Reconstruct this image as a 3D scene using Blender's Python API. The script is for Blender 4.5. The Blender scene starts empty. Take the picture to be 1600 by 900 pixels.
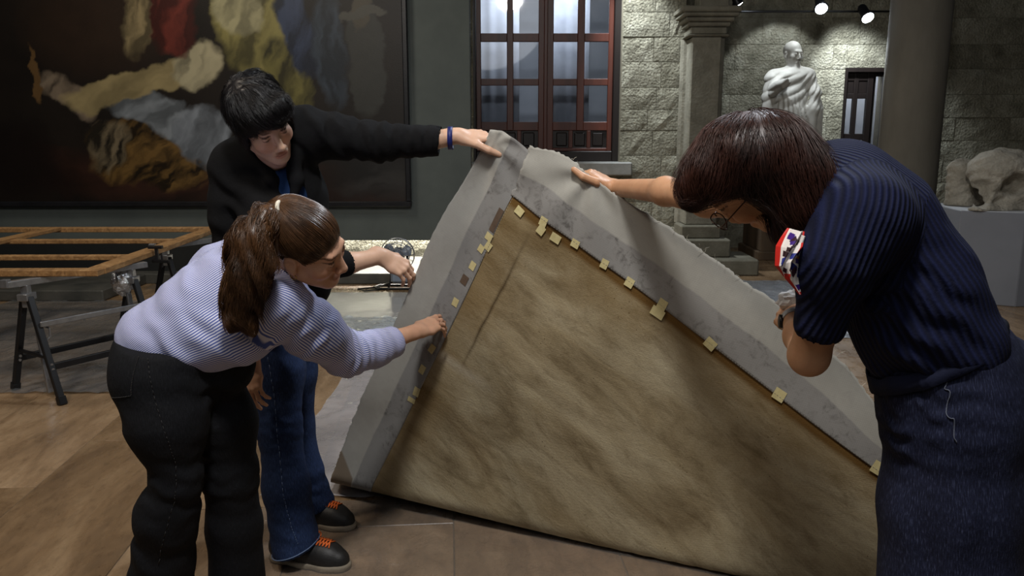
import bpy, bmesh, math, random
import numpy as np
from mathutils import Vector, Matrix
random.seed(7); rng = np.random.default_rng(11)
SC = bpy.context.scene
COL = SC.collection

# ------------------------------------------------------------ camera
CAM_H, PITCH, FPX = 1.45, math.radians(10.9), 1250.0
cam_data = bpy.data.cameras.new('camera')
cam_data.sensor_width = 36.0
cam_data.lens = FPX / 1600.0 * 36.0
cam_data.clip_start = 0.05
camera = bpy.data.objects.new('camera', cam_data); COL.objects.link(camera)
camera.location = (0, 0, CAM_H)
camera.rotation_euler = (math.radians(90) - PITCH, 0, 0)
SC.camera = camera
cam_data.dof.use_dof = False

# ------------------------------------------------------------ world, lights, exposure
SC.view_settings.view_transform = 'Standard'
SC.view_settings.look = 'None'
SC.view_settings.exposure = 0.0
SC.view_settings.gamma = 1.0
SC.view_settings.use_curve_mapping = False
world = bpy.data.worlds.new('hall_ambient'); SC.world = world
world.use_nodes = True
bg = world.node_tree.nodes['Background']
bg.inputs[0].default_value = (0.62, 0.74, 1.0, 1); bg.inputs[1].default_value = 0.014

def area_light(name, loc, target, size, power, color, size_y=None):
    l = bpy.data.lights.new(name, 'AREA'); l.energy = power; l.color = color
    l.shape = 'RECTANGLE' if size_y else 'DISK'; l.size = size
    if size_y: l.size_y = size_y
    o = bpy.data.objects.new(name, l); COL.objects.link(o); o.location = loc
    d = Vector(target) - Vector(loc); o.rotation_euler = d.to_track_quat('-Z', 'Y').to_euler()
    return o
def spot_light(name, loc, target, power, color, angle=60, blend=.5, radius=.04, parent=None):
    l = bpy.data.lights.new(name, 'SPOT'); l.energy = power; l.color = color
    l.spot_size = math.radians(angle); l.spot_blend = blend; l.shadow_soft_size = radius
    o = bpy.data.objects.new(name, l); COL.objects.link(o); o.location = loc
    d = Vector(target) - Vector(loc); o.rotation_euler = d.to_track_quat('-Z', 'Y').to_euler()
    if parent:
        o.parent = parent; o.matrix_parent_inverse = parent.matrix_world.inverted()
    return o
KEY = area_light('key_ceiling_lamp', (-0.05, 0.45, 4.2), (0.1, 2.8, .8), .5, 105, (1, .98, .95))
FILL = area_light('hall_soft_lamp', (-.5, -1.2, 4.0), (0.2, 3.0, .6), 2.6, 27, (.97, .98, 1))
WARM = area_light('warm_left_lamp', (-2.6, 1.6, 4.2), (-1.9, 3.2, 0), .5, 50, (1, .86, .7))
BACKL = area_light('rear_right_lamp', (1.6, 4.6, 4.4), (1.0, 2.2, 1.0), .5, 100, (.85, .92, 1))
PICL = area_light('picture_lamp', (-2.8, 5.6, 4.6), (-2.6, 7.8, 1.6), 1.0, 60, (1, .93, .8))

# ------------------------------------------------------------ helpers
def P(px, py, Y):
    """world point on the photo's line of sight (px, py) standing at distance Y from the photographer"""
    x = (px - 800) / FPX; y = (450 - py) / FPX
    c, s = math.cos(PITCH), math.sin(PITCH)
    r = np.array([x, c + y * s, -s + y * c])
    return np.array([0, 0, CAM_H]) + r * (Y / r[1])
def G(px, py, z=0.0):
    x = (px - 800) / FPX; y = (450 - py) / FPX
    c, s = math.cos(PITCH), math.sin(PITCH)
    r = np.array([x, c + y * s, -s + y * c])
    return np.array([0, 0, CAM_H]) + r * ((z - CAM_H) / r[2])
def nrm(v):
    v = np.asarray(v, float); return v / max(np.linalg.norm(v), 1e-9)
def lin(r, g, b):
    f = lambda c: (c / 255 / 12.92) if c / 255 <= .04045 else ((c / 255 + .055) / 1.055) ** 2.4
    return (f(r), f(g), f(b), 1.0)

def wloc(o):
    v = Vector((0, 0, 0))
    while o: v = v + o.location; o = o.parent
    return v
def tag(o, label=None, cat=None, group=None, kind=None):
    if label: o['label'] = label
    if cat: o['category'] = cat
    if group: o['group'] = group
    if kind: o['kind'] = kind
    return o
def thing(name, label, cat, loc=(0, 0, 0), rotz=0, group=None):
    o = bpy.data.objects.new(name, None); COL.objects.link(o)
    o.empty_display_size = .1
    o.location = loc; o.rotation_euler = (0, 0, rotz)
    return tag(o, label, cat, group)
def np_mesh(name, V, Fq, mats=(), smooth=True, attrs=None):
    """fast mesh from numpy verts and an (n,3) or (n,4) face array"""
    V = np.asarray(V, np.float32); Fq = np.asarray(Fq, np.int32)
    me = bpy.data.meshes.new(name); k = Fq.shape[1]
    me.vertices.add(len(V)); me.vertices.foreach_set('co', V.ravel())
    me.loops.add(Fq.size); me.loops.foreach_set('vertex_index', Fq.ravel())
    me.polygons.add(len(Fq)); me.polygons.foreach_set('loop_start', np.arange(0, Fq.size, k, dtype=np.int32))
    me.update(calc_edges=True)
    me.polygons.foreach_set('use_smooth', np.full(len(Fq), smooth, dtype=bool))
    for a, val in (attrs or {}).items():
        val = np.asarray(val, np.float32)
        if val.ndim == 1:
            at = me.attributes.new(a, 'FLOAT', 'POINT'); at.data.foreach_set('value', val)
        elif val.shape[1] == 3:
            at = me.attributes.new(a, 'FLOAT_VECTOR', 'POINT'); at.data.foreach_set('vector', val.ravel())
        else:
            at = me.attributes.new(a, 'FLOAT_COLOR', 'POINT'); at.data.foreach_set('color', val.ravel())
    for m in mats: me.materials.append(m)
    return me
def link(name, me, parent=None, loc=None):
    o = bpy.data.objects.new(name, me); COL.objects.link(o)
    if parent: o.parent = parent
    if loc is not None: o.location = loc
    return o
def bm_obj(name, bm, mat, parent=None, smooth=False, loc=None):
    me = bpy.data.meshes.new(name); bm.normal_update(); bm.to_mesh(me); bm.free()
    if smooth:
        for p in me.polygons: p.use_smooth = True
    for m in (mat if isinstance(mat, (list, tuple)) else [mat]): me.materials.append(m)
    return link(name, me, parent, loc)
def local(parent, p):
    """world point to the local frame of a thing (translation + z rotation only)"""
    p = Vector(p) - parent.location
    return Matrix.Rotation(-parent.rotation_euler.z, 3, 'Z') @ p
def box(bm, lo, hi, bevel=0.0, M=None):
    lo, hi = Vector(lo), Vector(hi)
    r = bmesh.ops.create_cube(bm, size=1.0)
    vs = r['verts']
    bmesh.ops.scale(bm, vec=hi - lo, verts=vs)
    bmesh.ops.translate(bm, vec=(lo + hi) / 2, verts=vs)
    if bevel > 0:
        es = list({e for v in vs for e in v.link_edges})
        g = bmesh.ops.bevel(bm, geom=es, offset=bevel, segments=1, affect='EDGES', profile=.5)
        vs = list({v for f in g['faces'] for v in f.verts} | {v for v in vs if v.is_valid})
    if M is not None: bmesh.ops.transform(bm, matrix=M, verts=[v for v in vs if v.is_valid])
    return vs
def bar(bm, a, b, w, h, up=(0, 0, 1), bevel=.003):
    """rectangular bar from a to b, w across, h along up"""
    a, b = Vector(a), Vector(b); d = b - a; L = d.length; x = d.normalized()
    u = Vector(up); y = u.cross(x)
    if y.length < 1e-4: y = Vector((0, 1, 0)).cross(x)
    y.normalize(); z = x.cross(y)
    M = Matrix((x, y, z)).transposed().to_4x4(); M.translation = (a + b) / 2
    return box(bm, (-L / 2, -w / 2, -h / 2), (L / 2, w / 2, h / 2), bevel, M)
def tube(bm, pts, r, seg=8, closed=False):
    pts = [Vector(p) for p in pts]; n = len(pts)
    rr = [r] * n if not hasattr(r, '__len__') else list(r)
    rings = []; prev = None
    for i, p in enumerate(pts):
        t = (pts[(i + 1) % n] - pts[i - 1]) if closed else (pts[min(i + 1, n - 1)] - pts[max(i - 1, 0)])
        t.normalize()
        if prev is None:
            a = Vector((0, 0, 1)) if abs(t.z) < .9 else Vector((1, 0, 0))
            u = t.cross(a).normalized()
        else:
            u = (prev - t * prev.dot(t)).normalized()
        prev = u; v = t.cross(u)
        rings.append([bm.verts.new(p + (u * math.cos(k * 2 * math.pi / seg) + v * math.sin(k * 2 * math.pi / seg)) * rr[i]) for k in range(seg)])
    m = n if closed else n - 1
    for i in range(m):
        A, B = rings[i], rings[(i + 1) % n]
        for k in range(seg):
            bm.faces.new((A[k], A[(k + 1) % seg], B[(k + 1) % seg], B[k]))
    if not closed:
        bm.faces.new(rings[0][::-1]); bm.faces.new(rings[-1])
def lathe(bm, prof, center=(0, 0, 0), seg=24, a0=0, a1=2 * math.pi):
    """prof = [(r, z)...]"""
    c = Vector(center); full = abs(a1 - a0 - 2 * math.pi) < 1e-6; N = seg if full else seg + 1
    rings = [[bm.verts.new(c + Vector((r * math.cos(a0 + (a1 - a0) * k / seg), r * math.sin(a0 + (a1 - a0) * k / seg), z))) for k in range(N)] for r, z in prof]
    for A, B in zip(rings, rings[1:]):
        for k in range(seg):
            bm.faces.new((A[k], A[(k + 1) % N], B[(k + 1) % N], B[k]))
    if full:
        bm.faces.new(rings[0][::-1]); bm.faces.new(rings[-1])

# ------------------------------------------------------------ materials
class NT:
    def __init__(s, name):
        s.m = bpy.data.materials.new(name); s.m.use_nodes = True
        s.t = s.m.node_tree; s.b = s.t.nodes['Principled BSDF']; s.out = s.t.nodes['Material Output']
    def n(s, typ, **kw):
        nd = s.t.nodes.new(typ)
        for k, v in kw.items():
            if k.startswith('i_'):
                key = k[2:]; key = int(key) if key.isdigit() else key.replace('_', ' ')
                nd.inputs[key].default_value = v
            else: setattr(nd, k, v)
        return nd
    def l(s, a, b): s.t.links.new(a, b)
    def ramp(s, fac, stops):
        r = s.n('ShaderNodeValToRGB'); e = r.color_ramp.elements
        while len(e) < len(stops): e.new(.5)
        for el, (p, c) in zip(e, stops): el.position = p; el.color = c
        s.l(fac, r.inputs[0]); return r.outputs[0]
    def mix(s, fac, a, b, mode='MIX'):
        m = s.n('ShaderNodeMix', data_type='RGBA', blend_type=mode)
        for sock, v in ((m.inputs[0], fac), (m.inputs[6], a), (m.inputs[7], b)):
            if hasattr(v, 'is_output'): s.l(v, sock)
            else: sock.default_value = v
        return m.outputs[2]
    def math(s, op, a, b=0.0, c=0.0):
        m = s.n('ShaderNodeMath', operation=op)
        for i, v in enumerate((a, b, c)):
            if hasattr(v, 'is_output'): s.l(v, m.inputs[i])
            else: m.inputs[i].default_value = v
        return m.outputs[0]
    def noise(s, scale, detail=4, rough=.6, coord=None, dist=0, out=0):
        nd = s.n('ShaderNodeTexNoise'); nd.inputs['Scale'].default_value = scale
        nd.inputs['Detail'].default_value = detail; nd.inputs['Roughness'].default_value = rough
        nd.inputs['Distortion'].default_value = dist
        if coord is not None: s.l(coord, nd.inputs['Vector'])
        return nd.outputs[out]
    def coord(s, kind='Object', scale=None, rot=None):
        c = s.n('ShaderNodeTexCoord').outputs[kind]
        if scale or rot:
            mp = s.n('ShaderNodeMapping')
            if scale: mp.inputs['Scale'].default_value = scale
            if rot: mp.inputs['Rotation'].default_value = rot
            s.l(c, mp.inputs['Vector']); c = mp.outputs[0]
        return c
    def attr(s, name, out='Vector'):
        a = s.n('ShaderNodeAttribute'); a.attribute_name = name; return a.outputs[out]
    def sep(s, v):
        x = s.n('ShaderNodeSeparateXYZ'); s.l(v, x.inputs[0]); return x.outputs
    def set(s, color=None, rough=None, metal=None, spec=None, bump=None, bstr=.3, bdist=.01, normal_in=None):
        for key, v in (('Base Color', color), ('Roughness', rough), ('Metallic', metal), ('Specular IOR Level', spec)):
            if v is None: continue
            if hasattr(v, 'is_output'): s.l(v, s.b.inputs[key])
            else: s.b.inputs[key].default_value = v
        if bump is not None:
            b = s.n('ShaderNodeBump'); b.inputs['Strength'].default_value = bstr; b.inputs['Distance'].default_value = bdist
            s.l(bump, b.inputs['Height'])
            if normal_in is not None: s.l(normal_in, b.inputs['Normal'])
            s.l(b.outputs[0], s.b.inputs['Normal']); return b.outputs[0]
        return None
def simple(name, c1, c2=None, scale=8, rough=.6, metal=0, bump=.15, bscale=None, spec=.4, stretch=None, detail=4, rand=0):
    """two-tone procedural material with fine relief"""
    t = NT(name); co = t.coord('Object', stretch)
    if rand:
        oi = t.n('ShaderNodeObjectInfo').outputs['Random']
        cb = t.n('ShaderNodeVectorMath', operation='ADD'); t.l(co, cb.inputs[0])
        k = t.n('ShaderNodeCombineXYZ'); mm = t.math('MULTIPLY', oi, 40.0)
        for i in range(3): t.l(mm, k.inputs[i])
        t.l(k.outputs[0], cb.inputs[1]); co = cb.outputs[0]
    nz = t.noise(scale, detail, .6, co)
    c = t.ramp(nz, [(.3, c1), (.72, c2 or c1)])
    if rand:
        c = t.mix(1.0, c, t.ramp(oi, [(0, (1 - rand, 1 - rand, 1 - rand, 1)), (1, (1 + rand, 1 + rand, 1 + rand, 1))]), 'MULTIPLY')
    t.set(c, rough, metal, spec, t.noise(bscale or scale * 6, 5, .65, co), bump, .01)
    return t.m
# ============================================================ implicit surfaces (organic shapes)
class Sdf:
    """smooth union of tapered capsules and ellipsoids; negative pieces carve"""
    def __init__(s, warp=None): s.p = []; s.warp = warp; s.cut = []
    def cone(s, a, b, r1, r2=None, k=.02, w=None, f=1.0, neg=False):
        s.p.append(('c', np.array(a, float), np.array(b, float), r1, r1 if r2 is None else r2, k, None if w is None else nrm(w), f, neg)); return s
    def chain(s, pts, rs, k=.02, w=None, f=1.0):
        for i in range(len(pts) - 1): s.cone(pts[i], pts[i + 1], rs[i], rs[i + 1], k, w, f)
        return s
    def ell(s, c, r, R=None, k=.02, neg=False):
        s.p.append(('e', np.array(c, float), np.array(r, float), np.eye(3) if R is None else np.array(R, float), 0, k, None, 1, neg)); return s
    def sph(s, c, r, k=.02, neg=False): return s.ell(c, (r, r, r), None, k, neg)
    def plane(s, o, n):                       # keep the side the normal points away from
        s.cut.append((np.array(o, float), nrm(n))); return s
    def bounds(s):
        lo, hi = [], []
        for q in s.p:
            if q[-1]: continue
            if q[0] == 'c':
                r = max(q[3], q[4]) / min(q[7], 1); lo.append(np.minimum(q[1], q[2]) - r); hi.append(np.maximum(q[1], q[2]) + r)
            else:
                r = max(q[2]); lo.append(q[1] - r); hi.append(q[1] + r)
        return np.min(lo, 0) - .03, np.max(hi, 0) + .03
    def __call__(s, X):
        d = np.full(len(X), 9.0)
        for q in s.p:
            if q[0] == 'c':
                _, a, b, r1, r2, k, w, f, neg = q
                pa = X - a; ba = b - a
                if w is not None:
                    pa = pa + (f - 1) * (pa @ w)[:, None] * w; ba = ba + (f - 1) * (ba @ w) * w
                h = np.clip((pa @ ba) / max(ba @ ba, 1e-9), 0, 1)
                e = np.linalg.norm(pa - h[:, None] * ba, axis=1) - (r1 + (r2 - r1) * h)
            else:
                _, c, r, R, _, k, _, _, neg = q
                l = (X - c) @ R
                k0 = np.linalg.norm(l / r, axis=1); k1 = np.linalg.norm(l / (r * r), axis=1)
                e = k0 * (k0 - 1) / np.maximum(k1, 1e-9)
                e = np.where(k0 < .05, -min(r), e)
            if neg:
                h = np.clip(.5 - .5 * (d + e) / k, 0, 1); d = d * (1 - h) - e * h + k * h * (1 - h)
            else:
                h = np.clip(.5 + .5 * (e - d) / k, 0, 1); d = e * (1 - h) + d * h - k * h * (1 - h)
        if s.warp is not None: d = d + s.warp(X)
        for o, n in s.cut: d = np.maximum(d, (X - o) @ n)
        return d
    def grad(s, X, e=.002):
        g = np.stack([s(X + np.eye(3)[i] * e) - s(X - np.eye(3)[i] * e) for i in range(3)], 1)
        return g / np.maximum(np.linalg.norm(g, axis=1, keepdims=True), 1e-9)
    def project(s, X, off=0.0, it=4):
        X = np.array(X, float)
        for _ in range(it):
            X = X - s.grad(X) * (s(X) - off)[:, None]
        return X
def folds(c, d, wl, amp, rad, phase=0.0):
    """cloth folds round a joint: ridges across direction d, fading out at rad"""
    c = np.array(c, float); d = nrm(d)
    def f(X):
        l = X - c; r2 = (l * l).sum(1); t = l @ d
        wob = .35 * np.sin(7 * l[:, 0] / rad + 1.3) * np.cos(5 * l[:, 2] / rad) + .25 * np.sin(11 * l[:, 1] / rad)
        return amp * np.sin(2 * np.pi * t / wl + phase + 2.4 * wob) * np.exp(-r2 / (rad * rad))
    return f
def add_warps(*fs): return lambda X: sum(f(X) for f in fs)

def polygonize(sdf, h, margin=1.8):
    lo, hi = sdf.bounds(); H = h * 8
    n = np.ceil((hi - lo) / H).astype(int) + 1
    I = np.stack(np.meshgrid(*[np.arange(v) for v in n], indexing='ij'), -1).reshape(-1, 3)
    s = 8
    while True:
        c = lo + (I + .5) * (h * s)
        I = I[np.abs(sdf(c)) < h * s * .87 * margin]
        if s == 1: break
        s //= 2
        off = np.array([(a, b, c2) for a in (0, 1) for b in (0, 1) for c2 in (0, 1)])
        I = (I[:, None] * 2 + off).reshape(-1, 3)
    S = 4096
    off = np.array([(a, b, c2) for a in (0, 1) for b in (0, 1) for c2 in (0, 1)])
    C = I[:, None] + off
    key = (C[..., 0] * S + C[..., 1]) * S + C[..., 2]
    uk, inv = np.unique(key, return_inverse=True); inv = inv.reshape(key.shape)
    U = np.stack([uk // (S * S), (uk // S) % S, uk % S], 1)
    val = sdf(lo + U * h)[inv]
    act = (val.min(1) < 0) & (val.max(1) >= 0)
    I, val = I[act], val[act]
    acc = np.zeros((len(I), 3)); cnt = np.zeros(len(I))
    for a in range(8):
        for ax, st in ((0, 4), (1, 2), (2, 1)):
            if a & st: continue
            b = a | st; va, vb = val[:, a], val[:, b]; cr = (va < 0) != (vb < 0)
            t = np.where(cr, va / np.where(cr, va - vb, 1), 0)
            p = np.repeat(off[a][None].astype(float), len(I), 0); p[:, ax] += t
            acc[cr] += p[cr]; cnt[cr] += 1
    V = lo + (I + acc / cnt[:, None]) * h
    ck = (I[:, 0] * S + I[:, 1]) * S + I[:, 2]; order = np.argsort(ck); cs = ck[order]
    def find(k):
        j = np.clip(np.searchsorted(cs, k), 0, len(cs) - 1); ok = cs[j] == k
        return np.where(ok, order[j], -1)
    Fs = []
    st = [S * S, S, 1]; idx = [4, 2, 1]
    for ax in range(3):
        b, c = [(1, 2), (2, 0), (0, 1)][ax]
        cr = (val[:, 0] < 0) != (val[:, idx[ax]] < 0)
        e = np.nonzero(cr)[0]; k0 = ck[e]
        q = np.stack([e, find(k0 - st[b]), find(k0 - st[b] - st[c]), find(k0 - st[c])], 1)
        ok = (q >= 0).all(1); q = q[ok]; flip = val[e[ok], 0] >= 0
        q[flip] = q[flip][:, ::-1]; Fs.append(q)
    return V, np.concatenate(Fs)
def smooth_mesh(V, F, it=2, lam=.5):
    E = np.concatenate([F[:, [0, 1]], F[:, [1, 2]], F[:, [2, 3]], F[:, [3, 0]]])
    E = np.concatenate([E, E[:, ::-1]])
    cnt = np.bincount(E[:, 0], minlength=len(V)).astype(float)
    for _ in range(it):
        S = np.stack([np.bincount(E[:, 0], V[E[:, 1], i], len(V)) for i in range(3)], 1) / np.maximum(cnt, 1)[:, None]
        V = V + lam * (S - V)
    return V
def chain_uv(X, chains):
    """(around, along, chain number) cloth coordinates from the nearest chain; chain = (points, radius, seam direction)"""
    best = np.full(len(X), 9.0); out = np.zeros((len(X), 3))
    for ci, (pts, rad, seam) in enumerate(chains):
        pts = [np.array(p, float) for p in pts]; L = 0
        for a, b in zip(pts, pts[1:]):
            ba = b - a; ln = np.linalg.norm(ba); t = ba / ln
            hh = (X - a) @ t; hc = np.clip(hh, 0, ln)
            l = X - a - hc[:, None] * t; d = np.linalg.norm(l, axis=1) - abs(rad)
            s0 = nrm(np.array(seam) - t * (np.array(seam) @ t)); s1 = np.cross(t, s0)
            ang = np.arctan2(-(l @ s1), -(l @ s0))
            m = d < best
            best[m] = d[m]; out[m] = np.stack([(l @ s1) if rad < 0 else ang * rad, L + hh, np.full(len(X), float(ci))], 1)[m]
            L += ln
    return out
def sdf_obj(name, sdf, h, mat, parent=None, chains=None, it=1, attrs=None, margin=1.8):
    V, F = polygonize(sdf, h, margin); V = smooth_mesh(V, F, it)
    at = {}
    if chains: at['cloth'] = chain_uv(V, chains)
    if attrs:
        for k, fn in attrs.items(): at[k] = fn(V)
    if parent is not None: V = V - np.array(wloc(parent))
    return link(name, np_mesh(name, V, F, [mat], True, at), parent)
def strands(sdf, roots, flow, steps, step, off0, off1, rad, seg=3, jitter=.25, lift=0.0, r=None, curl=0):
    """thin hair strands that hug an implicit hair mass; returns verts, quads"""
    r = r or np.random.default_rng(5); X = np.array(roots, float); n = len(X)
    offs = r.uniform(off0, off1, n); path = [X]
    jit = r.normal(0, jitter, (n, 3)); ph = r.uniform(0, 6.28, n); D = None
    for i in range(steps):
        g = sdf.grad(X); d = flow(X) + jit * .35
        if curl: d = d + curl * np.stack([np.sin(ph + i * .9), np.cos(ph * 1.3 + i * .9), 0 * ph], 1)
        d = d - (d * g).sum(1)[:, None] * g
        d /= np.maximum(np.linalg.norm(d, axis=1), 1e-6)[:, None]
        D = d if D is None else D * .55 + d * .45
        D /= np.maximum(np.linalg.norm(D, axis=1), 1e-6)[:, None]
        X = X + D * step
        g = sdf.grad(X); X = X - g * (sdf(X) - offs - lift * (i / steps) ** 2)[:, None]
        path.append(X)
    A = np.stack(path, 1)                                         # n, steps+1, 3
    T = np.gradient(A, axis=1); T /= np.maximum(np.linalg.norm(T, axis=2, keepdims=True), 1e-9)
    ref = np.array([.31, .52, .79]); U = np.cross(T, ref); U /= np.maximum(np.linalg.norm(U, axis=2, keepdims=True), 1e-9)
    W = np.cross(T, U); m = A.shape[1]
    tt = np.linspace(0, 1, m); rr = rad * (np.minimum(1, .4 + 3 * tt) * np.sqrt(np.clip(1 - tt, .02, 1)))[None, :, None] * r.uniform(.6, 1.3, (n, 1, 1))
    ring = [A + rr * (U * math.cos(2 * math.pi * k / seg) + W * math.sin(2 * math.pi * k / seg)) for k in range(seg)]
    V = np.stack(ring, 2).reshape(-1, 3)
    base = (np.arange(n)[:, None] * m + np.arange(m - 1)[None]) * seg
    Q = []
    for k in range(seg):
        k2 = (k + 1) % seg
        Q.append(np.stack([base + k, base + k2, base + seg + k2, base + seg + k], -1).reshape(-1, 4))
    return V, np.concatenate(Q)
def seam_line(name, sdf, pts, rad, mat, parent, off=.001, dash=None):
    """a stitched line lying on cloth"""
    pts = np.array(pts, float); t = np.linspace(0, 1, len(pts)); tt = np.linspace(0, 1, 40)
    X = np.stack([np.interp(tt, t, pts[:, i]) for i in range(3)], 1)
    X = sdf.project(X, off, 14); bm = bmesh.new()
    X = X - np.array(wloc(parent))
    if dash:
        for i in range(0, 39, 1):
            a, b = X[i], X[i] + (X[i + 1] - X[i]) * .65; tube(bm, [a, b], rad, 4)
    else: tube(bm, list(X), rad, 5)
    return bm_obj(name, bm, mat, parent, True)
# ------- 2-D fractal noise for painted surfaces
def vnoise(x, y, seed):
    r = np.random.default_rng(seed); g = r.random((64, 64))
    xi, yi = np.floor(x).astype(int), np.floor(y).astype(int); fx, fy = x - xi, y - yi
    fx, fy = fx * fx * (3 - 2 * fx), fy * fy * (3 - 2 * fy)
    a, b = g[xi % 64, yi % 64], g[(xi + 1) % 64, yi % 64]; c, d = g[xi % 64, (yi + 1) % 64], g[(xi + 1) % 64, (yi + 1) % 64]
    return (a * (1 - fx) + b * fx) * (1 - fy) + (c * (1 - fx) + d * fx) * fy
def fbm(x, y, seed, octv=5):
    s = 0; a = .5
    for i in range(octv): s = s + a * vnoise(x * 2 ** i, y * 2 ** i, seed + i); a *= .5
    return s
def frame(f, u):
    f = nrm(f); u = np.array(u, float); u = nrm(u - f * (u @ f)); r = np.cross(f, u); return r, f, u      # right, forward, up
def head(S, c, f, u, k=1.0, age=0):
    """adult head; local axes right, forward, up, metres"""
    r, f, u = frame(f, u); R = np.stack([r, f, u], 1)
    L = lambda x, y, z: np.array(c) + (r * x + f * y + u * z) * k
    S.ell(L(0, -.012, .032), np.array((.073, .094, .084)) * k, R, .02)
    S.ell(L(0, .03, -.035), np.array((.057, .06, .082)) * k, R, .03)
    for e in (-1, 1):
        S.cone(L(e * .05, .0, -.06), L(e * .014, .07, -.1), .02 * k, .018 * k, .03)
        S.sph(L(e * .039, .062, -.03), .026 * k, .02)
    S.sph(L(0, .072, -.103), .017 * k, .02)
    S.cone(L(-.03, .083, .02), L(.03, .083, .02), .011 * k, None, .02)
    for e in (-1, 1): S.sph(L(e * .032, .104, -.002), .0155 * k, .014, True)
    S.cone(L(0, .09, .006), L(0, .107, -.036), .0075 * k, .0112 * k, .012); S.sph(L(0, .109, -.041), .0096 * k, .008)
    for e in (-1, 1):
        S.sph(L(e * .0125, .1, -.047), .0085 * k, .007)
        S.sph(L(e * .031, .082, -.002), .0135 * k, .006)
        S.ell(L(e * .074, -.008, -.012), np.array((.011, .02, .032)) * k, R, .008)
        S.ell(L(e * .083, -.002, -.006), np.array((.008, .011, .017)) * k, R, .006, True)
        S.sph(L(e * .075, .002, -.038), .009 * k, .008)
    S.ell(L(0, .089, -.0725), np.array((.026, .009, .0055)) * k, R, .009); S.ell(L(0, .086, -.0815), np.array((.022, .010, .0065)) * k, R, .009)
    S.cone(L(-.025, .1, -.0762), L(.025, .1, -.0762), .0011 * k, None, .002, neg=True)
    return L
# ============================================================ SETTING
# ---- floor of large polished stone slabs
def floor_mat():
    t = NT('brown_marble'); oi = t.n('ShaderNodeObjectInfo').outputs['Random']
    co = t.coord('Object')
    ad = t.n('ShaderNodeVectorMath', operation='ADD'); k = t.n('ShaderNodeCombineXYZ')
    t.l(t.math('MULTIPLY', oi, 57.0), k.inputs[0]); t.l(t.math('MULTIPLY', oi, 31.0), k.inputs[1])
    t.l(co, ad.inputs[0]); t.l(k.outputs[0], ad.inputs[1])
    mp = t.n('ShaderNodeMapping'); t.l(ad.outputs[0], mp.inputs[0]); mp.inputs['Scale'].default_value = (1, .7, 1)
    mp.inputs['Rotation'].default_value = (0, 0, .5)
    n1 = t.noise(2.4, 9, .68, mp.outputs[0], .5); n2 = t.noise(22, 6, .7, mp.outputs[0], .6)
    c = t.ramp(n1, [(.25, lin(98, 79, 60)), (.5, lin(136, 113, 88)), (.75, lin(166, 143, 116))])
    vein = t.ramp(n2, [(.3, (.5, .5, .5, 1)), (.5, (1, 1, 1, 1)), (.8, (1.18, 1.16, 1.12, 1))])
    c = t.mix(.5, c, vein, 'MULTIPLY')
    c = t.mix(1.0, c, t.ramp(oi, [(0, (.66, .63, .57, 1)), (.35, (.88, .82, .73, 1)), (.6, (1, .97, .93, 1)), (1, (1.16, 1.13, 1.08, 1))]), 'MULTIPLY')
    r = t.ramp(t.noise(9, 4, .6, ad.outputs[0]), [(.3, (.2, .2, .2, 1)), (.8, (.42, .42, .42, 1))])
    t.set(c, r, 0, .5, t.noise(60, 5, .7, mp.outputs[0]), .03, .002)
    return t.m
M_FLOOR = floor_mat()
M_JOINT = simple('floor_mortar', lin(98, 85, 70), lin(112, 98, 82), 40, .9, spec=.1)
M_SLATE = simple('platform_stone', lin(58, 58, 54), lin(84, 82, 76), 5, .55, bump=.2, rand=.1)
bm = bmesh.new(); box(bm, (-7, -2.5, -.08), (8, 12, -.003))
floor = tag(bm_obj('floor', bm, M_JOINT), kind='structure')
fa = math.radians(4.5); FR = Matrix.Rotation(fa, 4, 'Z')
def slab_mesh(i):
    bm = bmesh.new(); r = random.Random(i)
    box(bm, (-.5, -.5, -.03), (.5, .5, 0), .0)
    for v in bm.verts:
        if v.co.z > -.01: v.co.z += r.uniform(-.0006, .0006)
    top = [e for e in bm.edges if all(v.co.z > -.01 for v in e.verts)]
    bmesh.ops.bevel(bm, geom=top, offset=.002, segments=1, affect='EDGES')
    me = bpy.data.meshes.new('floor_slab'); bm.to_mesh(me); bm.free(); me.materials.append(M_FLOOR); return me
slabs = [slab_mesh(i) for i in range(4)]
W = .58; n_slab = 0
for i in range(-9, 12):
    y = .9 + random.uniform(0, .9)
    while y < 7.7:
        L = random.choice([.8, .95, 1.1, 1.25]) * (1 if y < 4.5 else 1.35)
        c = FR @ Vector(((i + .5) * W, y + L / 2, 0))
        vis = abs(c.x) < (c.y * .72 + .6)
        if vis and n_slab < 296:
            o = bpy.data.objects.new('floor_slab', random.choice(slabs)); COL.objects.link(o); o.parent = floor
            o.location = c; o.rotation_euler = (0, 0, fa); o.scale = (W - .004, L - .004, 1); n_slab += 1
        y += L
# far field behind the platform line
bm = bmesh.new(); box(bm, (.0, 7.9, -.03), (8, 10.3, 0)); o = bm_obj('floor_slab', bm, M_FLOOR, floor)

# ---- low platform along the rear wall on the left
PLY, PLZ = 7.75, .10
bm = bmesh.new(); box(bm, (-7, PLY, -.005), (-.55, 8.9, PLZ), .01)
plat = tag(bm_obj('trim_1', bm, M_SLATE), kind='structure')
bm = bmesh.new(); box(bm, (-7, 6.9, 0), (-3.6, PLY, PLZ), .01)
bm_obj('step_block', bm, M_SLATE, plat)

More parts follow.
